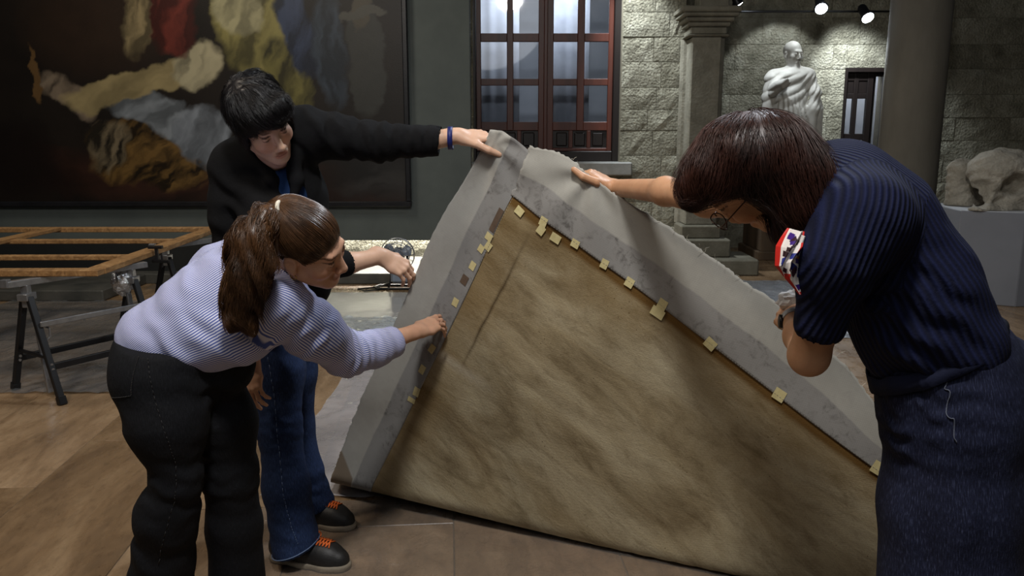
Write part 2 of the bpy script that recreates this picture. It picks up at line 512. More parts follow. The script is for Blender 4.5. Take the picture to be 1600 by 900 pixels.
# ---- rough stone masonry
def stone_mat(name, c1, c2, c3):
    t = NT(name); oi = t.n('ShaderNodeObjectInfo').outputs['Random']; co = t.coord('Object')
    ad = t.n('ShaderNodeVectorMath', operation='ADD'); k = t.n('ShaderNodeCombineXYZ')
    for i in range(3): t.l(t.math('MULTIPLY', oi, 30.0 + 7 * i), k.inputs[i])
    g = t.n('ShaderNodeNewGeometry').outputs['Position']
    t.l(g, ad.inputs[0]); t.l(k.outputs[0], ad.inputs[1])
    n1 = t.noise(5, 6, .65, ad.outputs[0])
    c = t.ramp(n1, [(.28, c1), (.5, c2), (.74, c3)])
    c = t.mix(1.0, c, t.ramp(oi, [(0, (.78, .77, .73, 1)), (1, (1.1, 1.1, 1.08, 1))]), 'MULTIPLY')
    v = t.n('ShaderNodeTexVoronoi'); v.inputs['Scale'].default_value = 36; t.l(ad.outputs[0], v.inputs['Vector'])
    n2 = t.noise(42, 5, .7, ad.outputs[0], .8)
    hgt = t.math('ADD', t.math('MULTIPLY', v.outputs['Distance'], .6), n2)
    t.set(c, .9, 0, .2, hgt, .95, .03)
    return t.m
M_STONE = stone_mat('rough_limestone', lin(110, 107, 94), lin(144, 141, 126), lin(174, 172, 158))
M_MORTAR = simple('wall_mortar', lin(112, 106, 90), lin(132, 126, 108), 30, .95)
M_WALLDARK = simple('wall_plain', lin(96, 92, 80), lin(120, 114, 98), 12, .9)
def rock_mesh(i):
    r = random.Random(100 + i); bm = bmesh.new()
    nx, nz = 5, 3; vs = []
    for a in range(nx + 1):
        row = []
        for b in range(nz + 1):
            edge = a in (0, nx) or b in (0, nz)
            row.append(bm.verts.new((a / nx - .5, -.014 + (.006 if edge else r.uniform(-.008, .004)), b / nz - .5)))
        vs.append(row)
    for a in range(nx):
        for b in range(nz): bm.faces.new((vs[a][b], vs[a + 1][b], vs[a + 1][b + 1], vs[a][b + 1]))
    ring = [vs[a][0] for a in range(nx + 1)] + [vs[nx][b] for b in range(1, nz + 1)] + [vs[a][nz] for a in range(nx - 1, -1, -1)] + [vs[0][b] for b in range(nz - 1, 0, -1)]
    back = [bm.verts.new((v.co.x, .05, v.co.z)) for v in ring]
    for j in range(len(ring)):
        k = (j + 1) % len(ring); bm.faces.new((ring[k], ring[j], back[j], back[k]))
    me = bpy.data.meshes.new('stone'); bm.normal_update(); bm.to_mesh(me); bm.free(); me.materials.append(M_STONE)
    for p in me.polygons: p.use_smooth = False
    return me
rocks = [rock_mesh(i) for i in range(7)]
def masonry(parent, x0, x1, z0, z1, Y, row=.25, seed=1, wmin=.34, wmax=.74, hole=None):
    r = random.Random(seed); z = z0; straddle = None
    while z < z1 - .02:
        h = min(row * r.uniform(.88, 1.12), z1 - z)
        x = x0
        while x < x1 - .01:
            w = r.uniform(wmin, wmax)
            if x1 - (x + w) < wmin * .6: w = x1 - x
            cx, cz = x + w / 2, z + h / 2
            segs = [(x, x + w)]
            if hole and z < hole[3] < z + h: straddle = z + h
            if hole and z + h > hole[2] and z < hole[3]:
                segs = [s for s in ((x, min(x + w, hole[0])), (max(x, hole[1]), x + w)) if s[1] - s[0] > .03]
            for s0, s1 in segs:
                o = bpy.data.objects.new('stone', r.choice(rocks)); COL.objects.link(o); o.parent = parent
                o.location = ((s0 + s1) / 2, Y + r.uniform(-.006, .006), cz); o.scale = (s1 - s0 - .006, 1, h - .006)
            x += w
        z += h
    return straddle
YW = 8.9                                        # plane of the window wall
XWL, XWR = P(739, 120, YW)[0], P(971, 120, YW)[0]
XPR = P(1067, 150, YW)[0]
WSZ = P(960, 253, YW)[2]                        # window sill height
ZT = 3.4
bm = bmesh.new()
box(bm, (-7, YW + .004, 0), (XWL, YW + .4, ZT)); box(bm, (XWR, YW + .004, 0), (XPR, YW + .4, ZT)); box(bm, (XWL, YW + .004, 0), (XWR, YW + .4, WSZ - .1))
wall_back = tag(bm_obj('wall_back', bm, M_MORTAR), kind='structure')
masonry(wall_back, XWR, XPR, 0, 3.2, YW, .245, 3, .26, .5)
masonry(wall_back, XWL - .16, XWL, 0, 3.2, YW, .26, 9, .16, .16)
masonry(wall_back, -3.0, XWL - .16, .1, .85, YW, .25, 5, .4, .8)
# sill slab of the window
bm = bmesh.new(); box(bm, (XWL - .04, YW - .16, WSZ - .14), (XWR + .12, YW + .34, WSZ), .012)
bm_obj('window_sill', bm, simple('sill_stone', lin(120, 120, 116), lin(142, 142, 138), 9, .6), wall_back)

# deeper bay with the statue
YB = 10.3
XB1 = 8.0
DX0, DX1, DZ = P(1318, 150, YB)[0], P(1392, 150, YB)[0], P(1340, 106, YB)[2]
bm = bmesh.new()
box(bm, (XPR - .4, YB + .004, 0), (DX0, YB + .4, ZT)); box(bm, (DX1, YB + .004, 0), (XB1, YB + .4, ZT)); box(bm, (DX0, YB + .004, DZ), (DX1, YB + .4, ZT))
wall_bay = tag(bm_obj('wall_bay', bm, M_MORTAR), kind='structure')
zrow = masonry(wall_bay, XPR - .05, 7.4, 0, 3.3, YB, .285, 21, .36, .86, hole=(DX0, DX1, -1, DZ))
if zrow and zrow - DZ > .03:
    o = bpy.data.objects.new('stone', rocks[2]); COL.objects.link(o); o.parent = wall_bay
    o.location = ((DX0 + DX1) / 2, YB, (DZ + zrow) / 2); o.scale = (DX1 - DX0 - .006, 1, zrow - DZ - .006)
bm = bmesh.new(); box(bm, (XPR - .06, YW + .02, 0), (XPR, YB + .03, ZT)); tag(bm_obj('wall_return', bm, M_WALLDARK), kind='structure')
bm = bmesh.new(); box(bm, (7.4, 6, 0), (7.55, YB, ZT)); tag(bm_obj('wall_right', bm, M_WALLDARK), kind='structure')

# ---- dark exhibition panel carrying the big picture
M_PANEL = simple('slate_grey_paint', lin(74, 80, 78), lin(84, 90, 87), 3, .75, bump=.05, bscale=90)
YP = 7.9
XPE = P(735, 150, YP)[0]; ZPB = P(600, 375.5, YP)[2]
bm = bmesh.new(); box(bm, (-7, YP, ZPB), (XPE, YP + .16, ZT), .004)
panel = tag(bm_obj('wall_left', bm, M_PANEL), kind='structure')
bm = bmesh.new(); box(bm, (-7, YP + .01, PLZ), (P(420, 400, YP)[0], YP + .15, ZPB)); bm_obj('lower_panel', bm, simple('black_board', lin(22, 23, 22), lin(28, 29, 28), 4, .7), panel)

# ---- window with two leaves of twelve panes
M_WOOD = simple('dark_red_wood', lin(62, 30, 22), lin(88, 44, 32), 9, .42, bump=.12, stretch=(1, 1, .12), spec=.45)
M_WOODB = simple('black_brown_wood', lin(18, 13, 12), lin(28, 20, 17), 9, .45, bump=.12, stretch=(1, 1, .12))
YG = YW + .22
def glass_mat(name, tint=(.9, .93, .97, 1), rough=.03, gloss=.06):
    t = NT(name); tr = t.n('ShaderNodeBsdfTransparent'); tr.inputs[0].default_value = tint
    gl = t.n('ShaderNodeBsdfGlossy'); gl.inputs['Roughness'].default_value = rough
    lw = t.n('ShaderNodeLayerWeight'); lw.inputs[0].default_value = .5
    fac = t.math('ADD', t.math('MULTIPLY', t.math('POWER', lw.outputs['Facing'], 4.0), gloss * 8), gloss)
    mx = t.n('ShaderNodeMixShader'); t.l(fac, mx.inputs[0]); t.l(tr.outputs[0], mx.inputs[1]); t.l(gl.outputs[0], mx.inputs[2])
    t.l(mx.outputs[0], t.out.inputs[0]); t.t.nodes.remove(t.b); return t.m
M_GLASS = glass_mat('window_glass')
wz = lambda y: P(850, y, YG)[2]
wx = lambda x: P(x, 120, YG)[0]
bm = bmesh.new()
ztop = 3.3
fx0, fx1 = wx(738) - .01, wx(967)
box(bm, (fx0, YG - .1, WSZ), (wx(744), YG + .05, ztop), .006); box(bm, (wx(957), YG - .1, WSZ), (fx1 + .05, YG + .05, ztop), .006)
box(bm, (wx(744), YG - .1, WSZ), (wx(957), YG + .05, wz(236)), .006)
win = tag(bm_obj('window_1', bm, M_WOODB), kind='structure')
cols = [((752, 792), (802, 841)), ((864, 901), (912, 949))]
edges = [(744, 852), (852, 957)]
rows = [(190.5, 134), (123.5, 66), (53, -8), (-22, -82)]
for (e0, e1), cc in zip(edges, cols):
    bm = bmesh.new(); y0, y1 = YG - .07, YG - .005
    zs0 = wz(236); zrail = wz(199)
    xs = [wx(e0 + .6), wx(cc[0][0]), wx(cc[0][1]), wx(cc[1][0]), wx(cc[1][1]), wx(e1 - .6)]
    for a, b in ((0, 1), (2, 3), (4, 5)): box(bm, (xs[a], y0, wz(204) if a == 2 else zs0), (xs[b], y1, ztop), .006)
    zz = [zs0, wz(230.5)]
    rails = [(zs0, wz(231)), (wz(204), wz(190.5))] + [(wz(rows[k][1]), wz(rows[k + 1][0])) for k in range(3)] + [(wz(-82), ztop)]
    for z0, z1 in rails:
        for a, b in ((1, 2), (3, 4)): box(bm, (xs[a] - .002, y0 + .006, z0), (xs[b] + .002, y1 - .004, z1), .005)
    w3 = (xs[4] - xs[1]) / 3
    box(bm, (xs[2] - .01, y0 + .006, rails[0][0]), (xs[3] + .01, y1 - .004, rails[0][1]), .004)
    for k in (1, 2): box(bm, (xs[1] + k * w3 - .022, y0 + .006, wz(231)), (xs[1] + k * w3 + .022, y1 - .004, wz(204)), .005)
    leaf = bm_obj('window_leaf', bm, M_WOOD, win)
    for k in range(3):
        bm = bmesh.new(); q0, q1 = xs[1] + k * w3 - .002, xs[1] + (k + 1) * w3 + .002
        box(bm, (q0, y0 + .03, wz(231)), (q1, y1 - .015, wz(204))); box(bm, (q0 + .042, y0 + .012, wz(228)), (q1 - .042, y0 + .032, wz(207)), .01)
        bm_obj('raised_panel', bm, M_WOODB, leaf)
    for a, b in ((1, 2), (3, 4)):
        for r0, r1 in rows:
            bm = bmesh.new(); box(bm, (xs[a], YG - .032, wz(r0)), (xs[b], YG - .026, wz(r1)))
            bm_obj('pane', bm, M_GLASS, leaf)
bm = bmesh.new(); box(bm, (wx(852) - .022, YG - .095, wz(236)), (wx(852) + .022, YG - .06, ztop), .008); bm_obj('meeting_stile', bm, M_WOOD, win)
# corridor behind the window: white walls and hanging sheer curtains, lit by its own lamp
M_WHITE = simple('white_plaster', lin(196, 200, 206), lin(214, 217, 222), 3, .85, bump=.04)
bm = bmesh.new(); box(bm, (XWL - .3, YW + 1.6, .3), (XWR + .6, YW + 1.7, ztop + .1)); tag(bm_obj('wall_corridor', bm, M_WHITE), kind='structure')
M_SHEER = simple('sheer_cloth', lin(176, 180, 188), lin(196, 200, 208), 6, .9, bump=.04)
def curtain(x0, x1, z0, z1, Y, amp, waves, label):
    n = 90; V = []; F = []
    for i in range(n + 1):
        t = i / n; x = x0 + (x1 - x0) * t
        yy = Y + amp * math.sin(t * waves * 2 * math.pi) * (1 + .3 * math.sin(t * 17))
        V += [(x, yy, z0), (x, yy + .01, z1)]
        if i: k = 2 * i; F.append((k - 2, k, k + 1, k - 1))
    o = link('curtain', np_mesh('curtain', V, F, [M_SHEER])); md = o.modifiers.new('thick', 'SOLIDIFY'); md.thickness = .004
    tag(o, label, 'curtain'); return o
curtain(XWL - .1, wx(812), WSZ - .1, ztop, YW + .8, .010, 4, 'grey white curtain hanging behind the left window leaf')
curtain(wx(862), wx(928), WSZ - .1, ztop, YW + .8, .010, 3, 'grey white curtain hanging behind the right window leaf')
corr = area_light('corridor_lamp', ((XWL + XWR) / 2, YW + .46, 3.25), ((XWL + XWR) / 2, YW + .95, 1.2), 1.2, 15, (.88, .93, 1), .4)

# ---- lit wall foot behind the floating panel
foot = area_light('panel_foot_lamp', (-1.15, YW - .14, .95), (-1.15, YW - .02, .1), 1.5, 150, (1, .96, .9), .1)

# ---- pilaster with a moulded capital and stepped base
M_PIL = stone_mat('dressed_stone', lin(96, 93, 83), lin(114, 111, 100), lin(130, 127, 116))
M_PIL.node_tree.nodes['Bump'].inputs['Strength'].default_value = .25
YL = 8.48
px0, px1 = P(1078, 150, YL)[0], P(1124, 150, YL)[0]
pil = thing('pilaster', 'grey stone pilaster with moulded capital between the window wall and the statue bay', 'pilaster', ((px0 + px1) / 2, YL + .2, 0))
pw = (px1 - px0) / 2
bm = bmesh.new(); zc = P(1100, 57, YL)[2]; zcap = P(1100, 11, YL)[2]
box(bm, (-pw, -.2, .5), (pw, .12, zc), .012)
lathe(bm, [(.055, .5), (.055, zc)], (pw + .0, -.1, 0), 12)
lathe(bm, [(.055, .5), (.055, zc)], (-pw - .0, .1, 0), 12)
bm_obj('shaft', bm, M_PIL, pil)
bm = bmesh.new()
H = zcap - zc
for (g0, g1, e) in ((0, .07, .025), (.07, .34, .0), (.34, .5, .03), (.5, .66, .06), (.66, .8, .095), (.8, 1, .115)):
    box(bm, (-pw - e - .02, -.2 - e, zc + g0 * H), (pw + e + .05, .13, zc + g1 * H), .012)
bm_obj('capital', bm, M_PIL, pil)
bm = bmesh.new(); box(bm, (-pw + .08, -.12, zcap), (pw + .08, .13, zcap + .5), .01); bm_obj('impost_block', bm, M_PIL, pil)
bm = bmesh.new()
box(bm, (-pw - .05, -.26, .36), (pw + .07, .13, .5), .015); box(bm, (-pw - .12, -.34, .17), (pw + .16, .13, .36), .015); box(bm, (-pw - .2, -.5, 0), (pw + .42, .13, .17), .015)
bm_obj('base', bm, M_PIL, pil)

# ---- big round column on the right
YC = 8.4
cx = P(1441, 0, YC)[0]; rad = (P(1487, 0, YC)[0] - P(1395, 0, YC)[0]) / 2
colm = thing('column', 'thick plain stone column standing behind the woman in the navy top', 'column', (cx, YC, 0))
bm = bmesh.new(); lathe(bm, [(rad * 1.0, .22), (rad * 1.0, 1), (rad * .99, 2), (rad * .97, ZT)], seg=40); bm_obj('shaft', bm, simple('column_stone', lin(104, 100, 90), lin(126, 121, 110), 3, .8, bump=.25, bscale=40, stretch=(1, 1, .35)), colm, True)
bm = bmesh.new(); lathe(bm, [(rad * 1.25, 0), (rad * 1.25, .1), (rad * 1.1, .13), (rad * 1.16, .18), (rad, .23)], seg=40); bm_obj('base', bm, M_PIL, colm, False)

# ---- door at the back of the bay
dr = thing('door_1', None, None, ((DX0 + DX1) / 2, YB, 0)); tag(dr, kind='structure')
dx = lambda x: P(x, 150, YB)[0] - (DX0 + DX1) / 2
dz = lambda y: P(1345, y, YB)[2]
hw = (DX1 - DX0) / 2
bm = bmesh.new()
box(bm, (-hw, -.02, 0), (dx(1322), .12, DZ), .005); box(bm, (dx(1386), -.02, 0), (hw, .12, DZ), .005); box(bm, (dx(1322), -.02, dz(113)), (dx(1386), .12, DZ), .005)
bm_obj('door_frame', bm, M_WOODB, dr)
lf = None
bm = bmesh.new(); xs = [dx(v) for v in (1322, 1325, 1335, 1342, 1356, 1365)]
for a, b in ((0, 1), (2, 3), (4, 5)): box(bm, (xs[a], .03, .02), (xs[b], .08, dz(113)), .004)
for z0, z1 in ((.02, .9), (dz(219), dz(209)), (dz(154), dz(146)), (dz(126), dz(113))):
    for a, b in ((1, 2), (3, 4)): box(bm, (xs[a] - .002, .034, z0), (xs[b] + .002, .076, z1), .004)
for a, b in ((1, 2), (3, 4)): box(bm, (xs[a], .045, dz(146)), (xs[b], .07, dz(126)), .004)
leaf = bm_obj('door_leaf', bm, M_WOODB, dr)
for a, b in ((1, 2), (3, 4)):
    for z0, z1 in ((dz(209), dz(154)), (.9, dz(219))):
        bm = bmesh.new(); box(bm, (xs[a], .05, z0), (xs[b], .056, z1)); bm_obj('pane', bm, M_GLASS, leaf)
bm = bmesh.new()
box(bm, (dx(1366), .06, .02), (dx(1370), .11, dz(113)), .004); box(bm, (dx(1383), .06, .02), (dx(1386), .11, dz(113)), .004); box(bm, (dx(1370), .06, .02), (dx(1383), .11, .3), .004); box(bm, (dx(1370), .06, dz(119)), (dx(1383), .11, dz(113)), .004)
l2 = bm_obj('side_light', bm, M_WOODB, dr)
bm = bmesh.new(); box(bm, (dx(1370), .08, .3), (dx(1383), .086, dz(119))); bm_obj('pane', bm, M_GLASS, l2)
bm = bmesh.new(); box(bm, (DX0 - .3, YB + .9, 0), (DX1 + .3, YB + 1.0, 2.8)); tag(bm_obj('wall_passage', bm, M_WHITE), kind='structure')
area_light('passage_lamp', ((DX0 + DX1) / 2, YB + .55, 2.6), ((DX0 + DX1) / 2, YB + .9, 1.2), .5, 15, (.95, .96, 1))

# ---- lamps on the rail
M_BLACK = simple('black_lacquer', lin(16, 16, 17), lin(24, 24, 26), 20, .4, bump=.03)
def emit(name, col, s):
    t = NT(name); e = t.n('ShaderNodeEmission'); e.inputs[0].default_value = col; e.inputs[1].default_value = s
    t.l(e.outputs[0], t.out.inputs[0]); t.t.nodes.remove(t.b); return t.m
M_LENS = emit('lamp_lens_glow', (.82, .9, 1, 1), 30)
YR = 9.3
ra, rb = P(1128, 10, YR), P(1400, 26, YR); zr = (ra[2] + rb[2]) / 2
bm = bmesh.new(); tube(bm, [(ra[0], YR, zr), (rb[0] + .5, YR, zr)], .012, 8)
tag(bm_obj('lamp_rail', bm, M_BLACK, smooth=True), 'thin dark rail carrying the spotlights above the statue', 'rail')
def spotlight(px, py, aim, label, power, angle, r=.07):
    c = P(px, py, YR - .12); aim = np.array(aim, float); d = nrm(aim - c)
    root = thing('spotlight', label, 'lamp', tuple(c), 0, 'spotlights on the rail above the statue')
    q = Vector(d).to_track_quat('Z', 'Y').to_matrix().to_4x4()
    bm = bmesh.new(); lathe(bm, [(r * .55, -.17), (r * .7, -.15), (r * .75, -.03), (r * 1.08, 0), (r * 1.08, .015), (r * .95, .02)], seg=18); bm.transform(q); bm_obj('housing', bm, M_BLACK, root, True)
    bm = bmesh.new(); lathe(bm, [(r * .9, .02), (r * .9, .026)], seg=18); bm.transform(q); bm_obj('lens', bm, M_LENS, root)
    bm = bmesh.new(); bar(bm, (0, .02, 0), (0, .12, zr - c[2]), .02, .02); bm_obj('bracket', bm, M_BLACK, root)
    bpy.context.view_layer.update()
    spot_light('spot_beam', tuple(c + d * .04), tuple(aim), power, (.84, .92, 1), angle, .7, .05, root)
    return root
spotlight(1283, 12, (P(1240, 200, 9.6)[0] - .2, 7.2, 1.2), 'round white spotlight above and right of the statue head', 110, 60)
spotlight(1355, 26, (P(1330, 200, YB)[0], 7.4, .9), 'brightest spotlight over the door', 110, 62)
spotlight(1152, 4, (P(1250, 150, 9.4)[0] + .6, 9.75, .6), 'dark spotlight seen sideways beside the pilaster capital', 60, 50, .055)
# ceiling spots that wash the masonry (out of frame, hung from the hall ceiling)
spot_light('wall_wash_left', (P(985, 0, 8)[0] - .25, 8.45, 3.7), (P(1010, 60, YW)[0], YW, 2.1), 420, (.88, .95, 1), 50, .8, .06)
spot_light('wall_wash_door', (P(1365, 0, 9)[0], YB - .6, 3.1), (P(1350, 90, YB)[0] + .05, YB, 1.6), 300, (.86, .94, 1), 74, .9, .06)
spot_light('statue_wash', (P(1330, 0, 9)[0], 8.5, 3.7), (P(1236, 110, 9.7)[0], 9.7, 2.0), 34, (.86, .93, 1), 40, .6, .05)
spot_light('bay_wash', (P(1285, 0, 9)[0], 9.35, 3.3), (P(1222, 110, 10)[0], YB, 1.7), 75, (.88, .95, 1), 62, .25, .04)
# ============================================================ OBJECTS OF THE HALL
# ---- the big dark picture (a plain drapery study stands in for the painted scene)
M_FRAME = simple('ebony_frame', lin(20, 20, 22), lin(30, 30, 33), 14, .32, bump=.04)
XF1, ZF0 = P(644, 320, YP)[0], P(560, 322, YP)[2]
XF0, ZF1 = -6.2, 3.35
FT = .05
pic = thing('framed_painting', 'huge dark oil painting of draped cloth in a black frame on the grey panel', 'painting', ((XF0 + XF1) / 2, YP - .03, ZF0))
hw, hh = (XF1 - XF0) / 2, ZF1 - ZF0
for a, b, c, d in ((-hw, hw, 0, FT), (-hw, hw, hh - FT, hh), (-hw, -hw + FT, FT, hh - FT), (hw - FT, hw, FT, hh - FT)):
    bm = bmesh.new(); box(bm, (a, -.05, c), (b, .028, d), .008)
    bm_obj('frame_rail', bm, M_FRAME, pic)
def paint_picture():
    nx, nz = 420, 260
    X, Z = np.meshgrid(np.linspace(-hw + FT, hw - FT, nx), np.linspace(FT, hh - FT, nz), indexing='ij')
    # picture-plane coordinates measured in centimetres-ish from the right lower corner
    u = (X - hw) * 156.0 + 800 - 156.0; v = 322 - Z * 154.0
    wu = u + 15 * (fbm(X * 2.2, Z * 2.2, 3) - .5) * 2 + 9 * (fbm(X * 9, Z * 9, 13) - .5) * 2
    wv = v + 15 * (fbm(X * 2.2, Z * 2.2, 7) - .5) * 2 + 9 * (fbm(X * 9, Z * 9, 17) - .5) * 2
    c = np.zeros(X.shape + (3,)); c[:] = np.array(lin(30, 24, 19)[:3])
    n0 = fbm(X * 3, Z * 3, 21)
    c *= (.55 + .95 * n0)[..., None]
    def blob(cu, cv, ru, rv, ang, colr, hard=2.2, stripe=0, sa=0.0, depth=.5, seed=1):
        nonlocal c
        ca, sn = math.cos(math.radians(ang)), math.sin(math.radians(ang))
        a = ((wu - cu) * ca + (wv - cv) * sn) / ru; b = (-(wu - cu) * sn + (wv - cv) * ca) / rv
        m = np.clip((1.12 - (np.abs(a) ** 2.6 + np.abs(b) ** 2.6)) * hard, 0, 1)
        sh = 1.0
        if stripe:
            st = (wu * math.cos(sa) + wv * math.sin(sa)) / (stripe * 1.2)
            al = (-wu * math.sin(sa) + wv * math.cos(sa)) / (stripe * 5.0); rg = fbm(st * 1.15 + 31, al + 17, 40 + seed, 4)
            sh = 1 - 1.15 * depth * np.clip((rg - .3) * 3.2, 0, 1)
        sh = sh * (.8 + .4 * fbm(X * 7, Z * 7, 60 + seed))
        c = c * (1 - m[..., None]) + (np.array(lin(*colr)[:3])[None, None] * (sh[..., None] if hasattr(sh, 'shape') else sh)) * m[..., None]
    blob(180, 60, 110, 75, 0, (48, 34, 24), .8, seed=2)
    blob(330, 285, 330, 42, 4, (62, 36, 26), .8, 26, 1.3, .5, 3)
    blob(590, 275, 80, 42, 4, (54, 52, 50), .9, 18, 1.3, .6, 4)
    blob(245, 245, 95, 52, 8, (116, 88, 46), 2.0, 9, .9, .8, 5)          # ochre rug
    blob(185, 228, 34, 40, 20, (122, 108, 84), 1.6, 8, .6, .8, 6)
    blob(280, 190, 92, 30, 20, (140, 146, 152), 2.0, 20, 1.1, .55, 7)    # bluish white cloth
    blob(330, 215, 40, 42, 45, (136, 142, 150), 2.0, 15, .5, .5, 8)
    blob(130, 155, 52, 24, 28, (132, 116, 98), 1.6, 13, .7, .6, 9)
    blob(240, 140, 122, 24, -14, (170, 152, 108), 2.2, 30, 1.0, .4, 10)  # cream cloth
    blob(330, 112, 42, 34, -30, (178, 168, 136), 2.0, 14, .5, .5, 11)
    blob(300, 48, 40, 52, 10, (112, 48, 38), 2.0, 13, .4, .6, 12)        # red cloth
    blob(243, 52, 22, 50, 8, (150, 132, 96), 1.8, 11, .2, .6, 13)
    blob(420, 70, 54, 86, -16, (142, 132, 78), 2.2, 17, .35, .65, 14)    # olive cloth
    blob(462, 130, 34, 60, -14, (120, 112, 62), 2.0, 12, .3, .7, 15)
    blob(396, 32, 34, 40, -20, (170, 162, 124), 2.0, 14, .4, .45, 16)
    blob(484, 60, 30, 76, -18, (58, 68, 92), 1.8, 12, .3, .6, 17)        # blue cloth
    blob(532, 90, 26, 92, 0, (66, 76, 88), 1.4, 12, .1, .6, 18)
    blob(584, 110, 27, 80, 0, (58, 58, 54), 3.0, 0, 0, 0, 19)            # grey plinth and shaft
    blob(582, 10, 13, 60, 0, (78, 72, 60), 3.0, 0, 0, 0, 20)
    blob(584, 44, 32, 7, 0, (82, 80, 72), 3.0, 0, 0, 0, 21)
    blob(52, 255, 60, 60, 0, (24, 16, 12), 1.0, 0, 0, 0, 22)
    blob(86, 130, 5, 46, 0, (104, 78, 46), 2.0, 0, 0, 0, 23)
    c *= .72
    V = np.stack([X, np.full(X.shape, -.004), Z], -1).reshape(-1, 3)
    i, j = np.meshgrid(np.arange(nx - 1), np.arange(nz - 1), indexing='ij'); k = (i * nz + j).ravel()
    F = np.stack([k, k + nz, k + nz + 1, k + 1], 1)
    rgba = np.concatenate([np.clip(c, 0, 1).reshape(-1, 3), np.ones((nx * nz, 1))], 1)
    t = NT('oil_paint'); n = t.noise(90, 4, .6, t.coord('Object'))
    t.set(t.attr('paint', 'Color'), .42, 0, .35, n, .12, .004)
    return np_mesh('picture_canvas', V, F, [t.m], True, {'paint': rgba})
link('picture_canvas', paint_picture(), pic)

# ---- folding trestles and the stretcher frame lying on them
M_STEEL = simple('brushed_aluminium', lin(150, 152, 156), lin(176, 178, 182), 30, .35, metal=.85, bump=.05)
M_TBLK = simple('black_steel', lin(15, 15, 17), lin(24, 24, 26), 20, .45, bump=.03)
M_FOIL = simple('crumpled_foil', lin(190, 192, 196), lin(225, 226, 228), 20, .22, metal=.95, bump=.9, bscale=60)
ZB = .675                                               # top of the trestles
def trestle(a, b, label):
    """a, b: end centres on the floor"""
    a, b = np.array([a[0], a[1], 0.]), np.array([b[0], b[1], 0.])
    ctr = (a + b) / 2; root = thing('trestle', label, 'trestle', tuple(ctr), 0, 'folding trestles under the stretcher frame')
    x = nrm(b - a); y = np.array([-x[1], x[0], 0]); L = np.linalg.norm(b - a); z = np.array([0, 0, 1.])
    Wp = lambda s, t, h: Vector(x * s + y * t + z * h)
    bm = bmesh.new(); bar(bm, Wp(-L / 2 - .1, 0, ZB - .02), Wp(L / 2 + .1, 0, ZB - .02), .045, .035)
    box(bm, (-.02, -.02, 0), (.02, .02, .045), .003, Matrix.Translation(Wp(-L / 2 - .1, 0, ZB - .035)))
    bm_obj('top_beam', bm, M_STEEL, root)
    legs = {}
    for e in (-1, 1):
        s = e * L / 2
        for sd in (-1, 1):
            bm = bmesh.new(); bar(bm, Wp(s, sd * .245, .012), Wp(s, sd * .028, ZB - .1), .034, .03); leg = bm_obj('leg', bm, M_TBLK, root)
            bm = bmesh.new(); bar(bm, Wp(s, sd * .25, .0), Wp(s, sd * .235, .045), .042, .038); bm_obj('foot_cap', bm, M_BLACK, leg)
            bm = bmesh.new()
            for h in (.19, .215):
                t = sd * (.245 - (.245 - .028) * h / (ZB - .1))
                q = Wp(s - e * .0, t, h); tube(bm, [q + Wp(0, -.02, 0), q + Wp(0, .02, 0)], .008, 8)
            bm_obj('rivet', bm, M_STEEL, leg)
        bm = bmesh.new(); bar(bm, Wp(s - e * .03, -.075, .03), Wp(s - e * .03, .0, ZB - .18), .028, .02); bm_obj('slide_leg', bm, M_STEEL, root)
        bm = bmesh.new(); bar(bm, Wp(s - e * .0, 0, ZB - .16), Wp(s, 0, ZB - .035), .04, .04); box(bm, (-.03, -.045, -.02), (.03, .045, .02), .004, Matrix.Translation(Wp(s, 0, ZB - .1)))
        bm_obj('head_bracket', bm, M_STEEL, root)
        bm = bmesh.new(); tube(bm, [Wp(s - e * .03, -.09, .33), Wp(s - e * .05, -.1, .35), Wp(s - e * .05, -.1, .4), Wp(s - e * .02, -.05, .42)], .006, 6); bm_obj('clip', bm, M_STEEL, root)
        bm = bmesh.new(); bar(bm, Wp(s, -.165, .25), Wp(s, .165, .25), .018, .018); bm_obj('spreader', bm, M_TBLK, root)
    for sd in (-1, 1):
        t = sd * (.245 - (.245 - .028) * .2 / (ZB - .1))
        bm = bmesh.new(); bar(bm, Wp(-L / 2, t, .2), Wp(L / 2, t, .2), .022, .036); bm_obj('stretcher_bar', bm, M_TBLK, root)
    t = -.11; bm = bmesh.new(); bar(bm, Wp(-L / 2, t, .43), Wp(L / 2, t, .43), .014, .03); bm_obj('cross_rail', bm, M_STEEL, root)
    return root
ta = G(60, 620); ta = np.array([ta[0], ta[1]])
tdir = nrm(np.array([.28, .44]))
trestle(ta, ta + tdir * .62, 'black and silver folding trestle in front, beside the dark jeans')
trestle(np.array([-2.50, 5.72]), np.array([-2.50, 5.72]) + tdir * .62, 'folding trestle at the far end of the wooden frame, half hidden by people')
# frame: near edge A->B, right edge B->C
ZS = ZB
B0 = G(152, 424, ZS + .03); C0 = G(345, 355, ZS + .03); A0 = G(0, 424.5, ZS + .03)
edir = nrm(A0 - B0); rdir = nrm(C0 - B0)
Lr = np.linalg.norm(C0 - B0)
M_PINE = NT('old_pine'); _co = M_PINE.coord('Object', (1, 1, 1))
_n = M_PINE.noise(26, 6, .6, M_PINE.coord('Object', (1, .3, 1)), 1.5); M_PINE.set(M_PINE.ramp(_n, [(.3, lin(112, 82, 50)), (.55, lin(154, 116, 74)), (.8, lin(188, 154, 108))]), .55, 0, .35, M_PINE.noise(90, 4, .6, _co), .12, .004); M_PINE = M_PINE.m
st = thing('stretcher_frame', 'large bare wooden stretcher frame lying flat across two folding trestles', 'frame', tuple((B0 + edir * 1.6 + rdir * Lr / 2) * np.array([1, 1, 0]) + np.array([0, 0, ZS])))
sl = lambda p: Vector(p) - st.location
